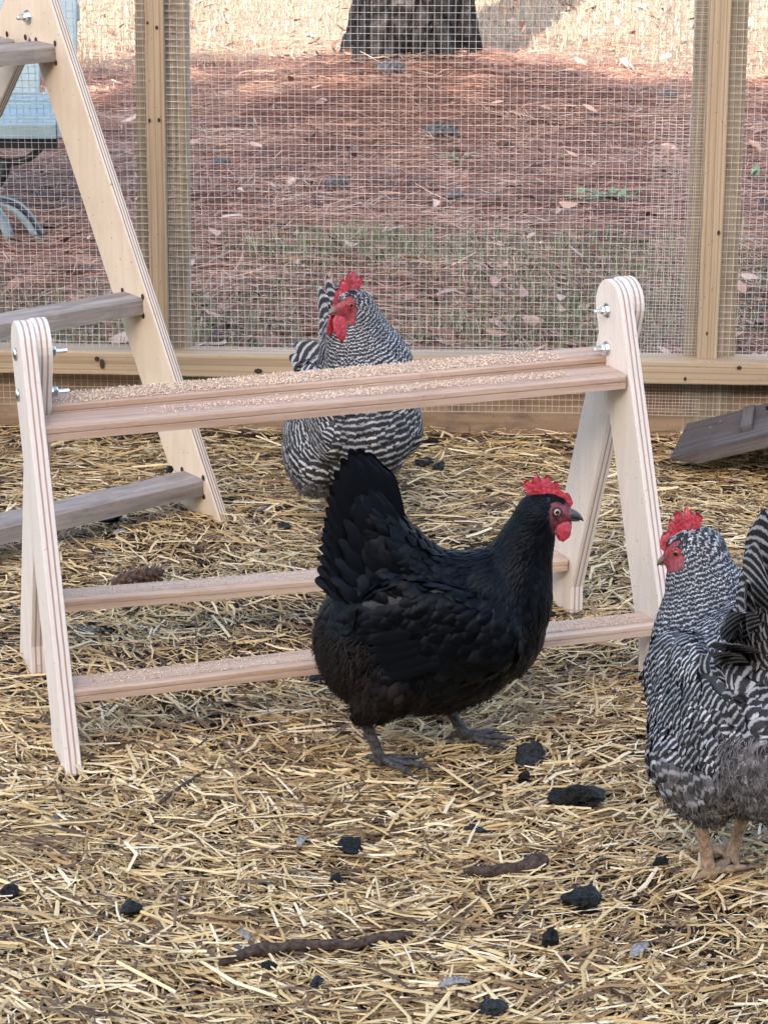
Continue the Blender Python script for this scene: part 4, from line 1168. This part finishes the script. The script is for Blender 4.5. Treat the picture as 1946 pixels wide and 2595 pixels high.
    for i in range(len(P)):
        if na_:
            dq = accP[:na_] - P[i]
            if ((dq * dq).sum(1) < (np.maximum(accR[:na_], rad[i]) * .82) ** 2).any(): continue
        accP[na_] = P[i]; accR[na_] = rad[i]; na_ += 1; acc.append(i)
    acc = np.array(acc)
    P, N, d, Lf, Wf, wing, tailr, fluffm, neckm = (q[acc] for q in (P, N, d, Lf, Wf, wing, tailr, fluffm, neckm))
    n = len(P)
    T = (P - hcn) / d[:, None]
    back = np.array([-1, 0, -.12]); up_ = np.array([-.62, 0, .72]); dn = np.array([-.45, 0, -.8])
    bl = np.clip((.09 - P[:, 0]) / .08, 0, 1) * np.clip((d - .12) / .05, 0, 1)
    T = T * (1 - .55 * bl)[:, None] + back * (.55 * bl)[:, None]
    T = np.where(wing[:, None], T * .3 + np.array([-1, 0, -.28]) * .7, T)
    T = np.where(tailr[:, None], T * .25 + up_ * .9, T)
    T = np.where(fluffm[:, None], T * .2 + dn * .8 + np.c_[np.zeros(n), np.sign(P[:, 1]) * .2, np.zeros(n)], T)
    T += rng.normal(0, .10, (n, 3))
    T -= N * (T * N).sum(1)[:, None]; T /= np.linalg.norm(T, axis=1)[:, None] + 1e-9
    Lf = Lf * rng.uniform(.82, 1.15, n); Wf = Wf * rng.uniform(.85, 1.15, n)
    Mid, Tip = np.zeros((n, 3)), np.zeros((n, 3))
    lift = np.where(fluffm, .22, np.where(tailr, .10, np.where(neckm, .07, .12))) * rng.uniform(.6, 1.4, n)
    for i in range(n):
        p = P[i]
        for k, f in ((0, .5), (1, 1.0)):
            q, nn_, _, _ = bvh.find_nearest(Vector(p + T[i] * Lf[i] * f))
            v = np.array(q) + np.array(nn_) * (Lf[i] * lift[i] * (.7 if k == 0 else 1.0) + .0015)
            if k == 0: Mid[i] = v
            else: Tip[i] = v
    Rt = P + N * .0006
    Vv, Ff, U, VV, L = feather_grid(Rt, T, N, Mid, Tip, Wf, point=np.where(neckm, .25, 0.0) if False else 0.0)
    per = 30
    jit = np.repeat(rng.normal(0, .17, n) + .10 * np.sin(P[:, 1] * 60 + P[:, 2] * 35), per)
    dv = np.linalg.norm(Vv - hcn, axis=1)
    ph = bar_phase(dv) + jit - .22 * U * U
    # longer quills count their own bars
    own = np.repeat((wing | tailr).astype(float), per); Lr = np.repeat(L, per)
    ph = np.where(own > 0, VV * Lr / .0125 + jit * 2 - .25 * U * U + dv / .0125 * .6, ph)
    me = npmesh('plumage', Vv, Ff, mF, True)
    tint = np.repeat(fluffm.astype(float) * rng.uniform(.6, 1.0, n), per)
    vset(me, phase=ph, tint=tint)
    tag(mobj('plumage', me, root, HM), kind='stuff')
    # ---- fine loose barbs that break the outline
    def barbs(mask_fn, cnt, l0, l1, w, mat, name, spread):
        it = rng.choice(len(tri), cnt * 4, p=ar / ar.sum())
        r1, r2 = np.sqrt(rng.uniform(0, 1, cnt * 4)), rng.uniform(0, 1, cnt * 4)
        p = A[it] * (1 - r1)[:, None] + B[it] * (r1 * (1 - r2))[:, None] + C[it] * (r1 * r2)[:, None]
        nn_ = cr[it] / (np.linalg.norm(cr[it], axis=1)[:, None] + 1e-12)
        k = mask_fn(p) & ~facemask(p); p, nn_ = p[k][:cnt], nn_[k][:cnt]; m = len(p)
        t_ = np.array([-.45, 0, -.8]) + np.c_[np.zeros(m), np.sign(p[:, 1]) * .25, np.zeros(m)] + rng.normal(0, spread, (m, 3))
        t_ -= nn_ * (t_ * nn_).sum(1)[:, None]; t_ /= np.linalg.norm(t_, axis=1)[:, None]
        s = np.cross(nn_, t_); l = rng.uniform(l0, l1, m)[:, None]
        o = p + nn_ * rng.uniform(.003, .008, (m, 1)); mid = o + t_ * l * .5 + nn_ * l * .28; tip = o + t_ * l + nn_ * l * .30
        V = np.stack([o - s * w, o + s * w, mid + s * w * .8, mid - s * w * .8, tip + s * w * .15, tip - s * w * .15], 1)
        q = np.array([[0, 1, 2, 3], [3, 2, 4, 5]])
        F = (np.arange(m)[:, None, None] * 6 + q[None]).reshape(-1, 4)
        tag(mobj(name, npmesh(name, V.reshape(-1, 3), F, mat, False), root, HM), kind='stuff')
    fl = lambda p: ((p[:, 0] < -.01) & (p[:, 2] - dz < .19 + .15 * (-.05 - p[:, 0])) & (np.abs(p[:, 1]) < .075)) | (p[:, 2] - dz < .10)
    barbs(fl, 5200, .006, .015, .0006, M['fluffblack'] if black else M['fluffgrey'], 'fluff', .45)
    # ---- large quills
    def quill(name, r0, tip, nrm, w, bend, k=0):
        r0, tip, nrm = Vector(r0), Vector(tip), Vector(nrm).normalized()
        T_ = (tip - r0).normalized(); nrm = (nrm - T_ * nrm.dot(T_)).normalized()
        mid = (r0 + tip) / 2 + nrm * bend
        f = lambda v: np.array([tuple(v)])
        Vq, Fq, U, VV, L = feather_grid(f(r0), f(T_), f(nrm), f(mid), f(tip), np.array([w]), 7, 12, .10)
        me = npmesh(name, Vq, Fq, mF, True)
        vset(me, phase=VV * L[0] / .0150 + random.random() * .4 - .3 * U * U, tint=np.zeros(len(Vq)))
        return mobj(name, me, root, HM)
    ts = pose.get('tailspread', 1.0); tl = pose.get('taillen', 1.0)
    tips = [(-.080, .418), (-.100, .424), (-.118, .402), (-.130, .366), (-.134, .340), (-.138, .314), (-.142, .290), (-.147, .266)]
    if black:
        tp_ = np.array(tips); k_ = np.linspace(0, 7, 13)
        tips = [(np.interp(a, range(8), tp_[:, 0]), np.interp(a, range(8), tp_[:, 1])) for a in k_]
    nt = len(tips) - 1
    for s in (-1, 1):
        for i, (tx, tz) in enumerate(tips):
            if i in pose.get('noquill', ()): continue
            f = i / nt
            r0 = Vector((-.036 - .022 * f, s * (.004 + .012 * f), .290 - .055 * f + dz))
            tp = Vector((tx, s * (.008 + .036 * f) * ts, tz + dz)); tp = r0 + (tp - r0) * tl
            tn = pose.get('tailn'); tn = (.10, s, .25 + .5 * f) if tn is None else (tn[0], s * tn[1], tn[2] + .3 * f)
            quill('tail_feather', r0, tp, tn, .046, .006)
            r1_ = Vector((-.040 - .02 * f, s * (.014 + .016 * f), .275 - .055 * f + dz))
            tp2 = r1_ + (tp + Vector((0, s * .010, 0)) - r1_) * (.70 + .10 * math.sin(i * 3))
            quill('tail_covert', r1_, tp2, tn, .032, .008)
            tp3 = r1_ + (tp + Vector((0, s * .016, 0)) - r1_) * (.46 + .08 * math.sin(i * 5 + 1)); r1_ = r1_ + Vector((.004, s * .008, 0))
            quill('tail_covert', r1_, tp3, tn, .030, .009)
    for s in (-1, 1):
        for i in range(5):
            q0 = Vector((.016 - .006 * i, s * .0850, .172 + .011 * i + dz)); q1 = Vector((-.078 - .004 * i + .008 * (i % 2), s * .0800, .148 + .012 * i + dz))
            if i > 3: q1.x += .01 * (i - 3)
            quill('wing_feather', q0, q1, (.05, s, .1), .021, .006)
    # ---- head parts
    HW = HM @ HH
    def part(name, V, F, mat, Mx, smooth=True): return mobj(name, pymesh(name, V, F, mat, smooth), root, Mx)
    # comb
    V, F = [], []; NX, NZ = 44, 7
    cl, ch = pose.get('comb', (.054, .027))
    for side in (-1, 1):
        for i in range(NX + 1):
            f = i / NX
            env = math.sin(math.pi * min(1, .06 + .90 * f)) ** .6
            teeth = .58 + .42 * abs(math.sin(math.pi * (f * 4.6 + .25))) ** .7
            h = ch * env * teeth * (0.72 + .55 * (1 - f)) 
            xb = .024 - f_comb(f) * cl if False else (.027 - (1 - f) * cl * .80)
            zb_ = .0195 - 10 * max(0, xb - .004) ** 2 * 2.2 - 6 * max(0, -.008 - xb) ** 2
            bk = -(1 - f) * .012
            for j in range(NZ + 1):
                g = j / NZ
                th = (.0036 * (1 - g) ** .6 + .0011) * (.35 + .65 * math.sin(math.pi * min(1, max(0, .08 + .84 * f))))
                if j == NZ: th *= .25
                xx = xb + bk * g + (.004 * g if f > .8 else 0); zz = zb_ - .004 + (h + .004) * g
                wob = .0022 * math.sin(f * 13 + 1) * g + .0012 * mnoise.noise(Vector((f * 14, g * 5, side)))
                V.append((xx, side * th + wob, zz))
    ns_ = (NX + 1) * (NZ + 1)
    for sd_ in (0, 1):
        for i in range(NX):
            for j in range(NZ):
                a = sd_ * ns_ + i * (NZ + 1) + j; q = (a, a + NZ + 1, a + NZ + 2, a + 1)
                F.append(q if sd_ else q[::-1])
    for i in range(NX):
        a = i * (NZ + 1) + NZ; b = a + ns_; F.append((a, a + NZ + 1, b + NZ + 1, b))
    for i in (0, NX):
        for j in range(NZ):
            a = i * (NZ + 1) + j; b = a + ns_; F.append((a, b, b + 1, a + 1) if i else (a, a + 1, b + 1, b))
    part('comb', V, F, M['comb'], HW)
    def blob(name, c, r, mat, rot=(0, 0, 0), nz_=.12, smooth=True):
        bm = bmesh.new(); bmesh.ops.create_icosphere(bm, subdivisions=3, radius=1.0)
        for v in bm.verts:
            k = 1 + nz_ * mnoise.noise(v.co * 2.2 + Vector(c) * 90) + nz_ * .5 * mnoise.noise(v.co * 6)
            v.co = Vector((v.co.x * r[0] * k, v.co.y * r[1] * k, v.co.z * r[2] * k))
        Mx = HW @ Matrix.Translation(Vector(c)) @ Matrix.Rotation(rot[2], 4, 'Z') @ Matrix.Rotation(rot[1], 4, 'Y') @ Matrix.Rotation(rot[0], 4, 'X')
        return mobj(name, bm_mesh(name, bm, mat, smooth), root, Mx)
    wl = pose.get('wattle', .014)
    for s in (-1, 1):
        blob('wattle', (.0225, s * .0095, -.010 - wl * .85), (wl * .74, .0042, wl * 1.08), M['comb'], (s * .22, .12, s * -.1))
        blob('ear_lobe', (-.006, s * .0175, -.012), (.0042, .003, .0085), M['comb'], (0, .35, 0))
        er = Vector((.0115, s * .0165, .0052))
        bm = bmesh.new(); bmesh.ops.create_uvsphere(bm, u_segments=20, v_segments=12, radius=.0052)
        nrm = Vector((.25, s, .12)).normalized(); u_ = nrm.orthogonal().normalized()
        eo = mobj('eye', bm_mesh('eye', bm, M['eyepale'] if black else M['eyered'], True), root, HW @ axes(u_, nrm.cross(u_), nrm, er))
        V, F = [], []
        ring = [er + nrm * .0022 + (u_ * math.cos(a) + nrm.cross(u_) * math.sin(a)) * .0053 for a in [2 * math.pi * k / 16 for k in range(17)]]
        tube_pts(V, F, ring, [.0012] * 17, 6, False)
        part('eyelid', V, F, M['bodyblack'] if black else M['comb'], HW)
    # beak: upper and lower mandible
    V, F = [], []
    def loft(sec, ns=14):
        b0 = len(V)
        for (xx, zz, ry_, rz_) in sec:
            for k in range(ns):
                a = 2 * math.pi * k / ns
                V.append((xx, ry_ * math.cos(a), zz + rz_ * math.sin(a)))
        for i in range(len(sec) - 1):
            for k in range(ns):
                b = (k + 1) % ns; F.append((b0 + i * ns + k, b0 + i * ns + b, b0 + (i + 1) * ns + b, b0 + (i + 1) * ns + k))
        F.append(tuple(b0 + k for k in range(ns))[::-1]); F.append(tuple(b0 + (len(sec) - 1) * ns + k for k in range(ns)))
    loft([(.024, -.001, .0085, .0065), (.030, -.0008, .0078, .0062), (.036, -.0018, .0060, .0052), (.041, -.0040, .0040, .0038), (.0445, -.0068, .0020, .0022), (.0462, -.0090, .0006, .0008)])
    loft([(.024, -.0078, .0070, .0034), (.031, -.0082, .0058, .0028), (.037, -.0086, .0038, .0020), (.0412, -.0088, .0012, .0010)])
    part('beak', V, F, M['beakblack'] if black else M['beakhorn'], HW if black else HW @ Matrix.Translation((.006, 0, -.0006)) @ Matrix.Scale(.78, 4))
    # ---- legs and feet
    for lg in pose['legs']:
        V, F = [], []
        hk, an = Vector(lg['hock']), Vector(lg['ankle']); r = 1.0
        mid = hk.lerp(an, .5)
        up2 = hk + (hk - an).normalized() * .02
        tube_pts(V, F, [up2, hk, hk.lerp(an, .2), mid, hk.lerp(an, .85), an, an + Vector((0, 0, -.006))], [.012, .0105, .0078, .0068, .0072, .0092, .006], 12)
        fd = lg['toes']; zt = lg.get('zt', .008); claws = []
        for da, l in ((-.50, .044), (0.0, .056), (.55, .046)):
            a = fd + da; dr = Vector((math.cos(a), math.sin(a), 0))
            b = Vector((an.x, an.y, 0)); z0 = an.z
            pts = [b + UP * z0, b + dr * l * .25 + UP * (z0 * .55 + zt * .45 + .004), b + dr * l * .55 + UP * (zt + .002), b + dr * l * .8 + UP * (zt + .003), b + dr * l + UP * zt, b + dr * (l + .008) + UP * (zt + .001), b + dr * (l + .014) + UP * (zt - .005)]
            tube_pts(V, F, pts[:5], [.0056, .0045, .0048, .0038, .0036], 9)
            claws.append((pts[4:], [.0030, .0021, .0006]))
        a = fd + math.pi * .88; dr = Vector((math.cos(a), math.sin(a), 0)); b = Vector((an.x, an.y, 0))
        tube_pts(V, F, [b + UP * (an.z + .003), b + dr * .010 + UP * (an.z + .001), b + dr * .020 + UP * (zt + .002), b + dr * .028 + UP * (zt - .003)], [.005, .0045, .0032, .0007], 8)
        lo = mobj('leg', pymesh('leg', V, F, M['legdark'] if black else M['legyellow'], True), root, HM)
        for cp, cr_ in claws:
            V, F = [], []
            tube_pts(V, F, cp, cr_, 8)
            mobj('claw', pymesh('claw', V, F, M['beakblack'] if black else M['beakhorn'], True), lo, HM)
    return root

# black hen in profile
lg = [dict(hip=(-.045, -.040, .135), hock=(-.088, -.034, .082), ankle=(-.064, -.030, .014), toes=-.28, zt=.012),
      dict(hip=(.0, .040, .125), hock=(.018, .034, .070), ankle=(.046, .034, .022), toes=.10, zt=.014)]
hen('glossy black hen standing in profile, facing right in front of the perch', (.06, 2.815, 0), 0.0,
    dict(head=(.1455, -.004, .3445), yaw=R(-6), pitch=R(4), saddle=1, neck=[((.095, 0, .222), .058), ((.112, 0, .278), .039), ((.127, -.002, .320), .029)], legs=lg, comb=(.062, .027), wattle=.013, tailspread=1.0), 'black')
# barred hen behind the perch, facing the viewer
def to_local(loc, heading, w, sc=1.0):
    Mx = Matrix.Translation(Vector(loc)) @ Matrix.Rotation(heading, 4, 'Z') @ Matrix.Scale(sc, 4); return Mx.inverted() @ Vector(w)
bl, bh = (-.046, 3.76, 0), math.atan2(-.96, .28)
hd = to_local(bl, bh, AY(886, 772, 3.66), 1.05)
nb1 = Vector((.080, 0, .285)); nb2 = nb1.lerp(hd, .55) + Vector((-.012, 0, 0))
lgd = lambda: [dict(hip=(-.02, s * .045, .135), hock=(-.02, s * .042, .078), ankle=(.0, s * .044, .014), toes=s * .1, zt=.012) for s in (-1, 1)]
hen('black and white barred hen standing upright behind the top perch rail', bl, bh,
    dict(scale=1.05, head=tuple(hd), yaw=math.atan2(-.62, -.78) - bh, pitch=R(4), neck=[((.058, 0, .225), .080), (tuple(nb1), .066), (tuple(nb2), .046)], legs=lgd(), comb=(.052, .031), wattle=.022, tailspread=2.0, taillen=0.82, noquill=(0, 3, 4, 5), extra=[((-.03, -.062, .135), (.085, .042, .075))]), 'barred')
# barred hen at the right edge, seen from behind
cl_, ch_ = (.415, 2.505, 0), math.atan2(.95, -.30)
hd = to_local(cl_, ch_, AY(1748, 1392, 2.615), 1.06)
n1_ = Vector((.094, 0.003, .288)); n2_ = n1_.lerp(hd, .5)
def lwl(px, py, Y): return tuple(to_local(cl_, ch_, AY(px, py, Y)))
a1 = to_local(cl_, ch_, G(1797, 2215, .014), 1.06); a2 = to_local(cl_, ch_, G(1852, 2170, .016), 1.06)
h1 = to_local(cl_, ch_, AY(1768, 2040, 2.455), 1.06); h2 = to_local(cl_, ch_, AY(1890, 2040, 2.51), 1.06)
lgc = [dict(hip=(-.01, .058, .150), hock=tuple(h1), ankle=tuple(a1), toes=-1.0, zt=.012), dict(hip=(-.02, -.045, .155), hock=tuple(h2), ankle=tuple(a2), toes=.25, zt=.014)]
hen('barred hen cut by the right edge, seen from behind on yellow legs', cl_, ch_,
    dict(head=tuple(hd), scale=1.06, dz=.017, yaw=R(166) - ch_, pitch=R(22), neck=[((.078, 0, .238), .070), (tuple(n1_), .046), (tuple(n2_), .036)], legs=lgc, comb=(.052, .028), wattle=.012, tailspread=3.0, taillen=1.12, tailn=(-.45, .55, .5), hipr=.054, noquill=(6, 7), extra=[((-.012, .062, .180), (.095, .034, .085)), ((-.01, .055, .140), (.075, .034, .060))]), 'barred')
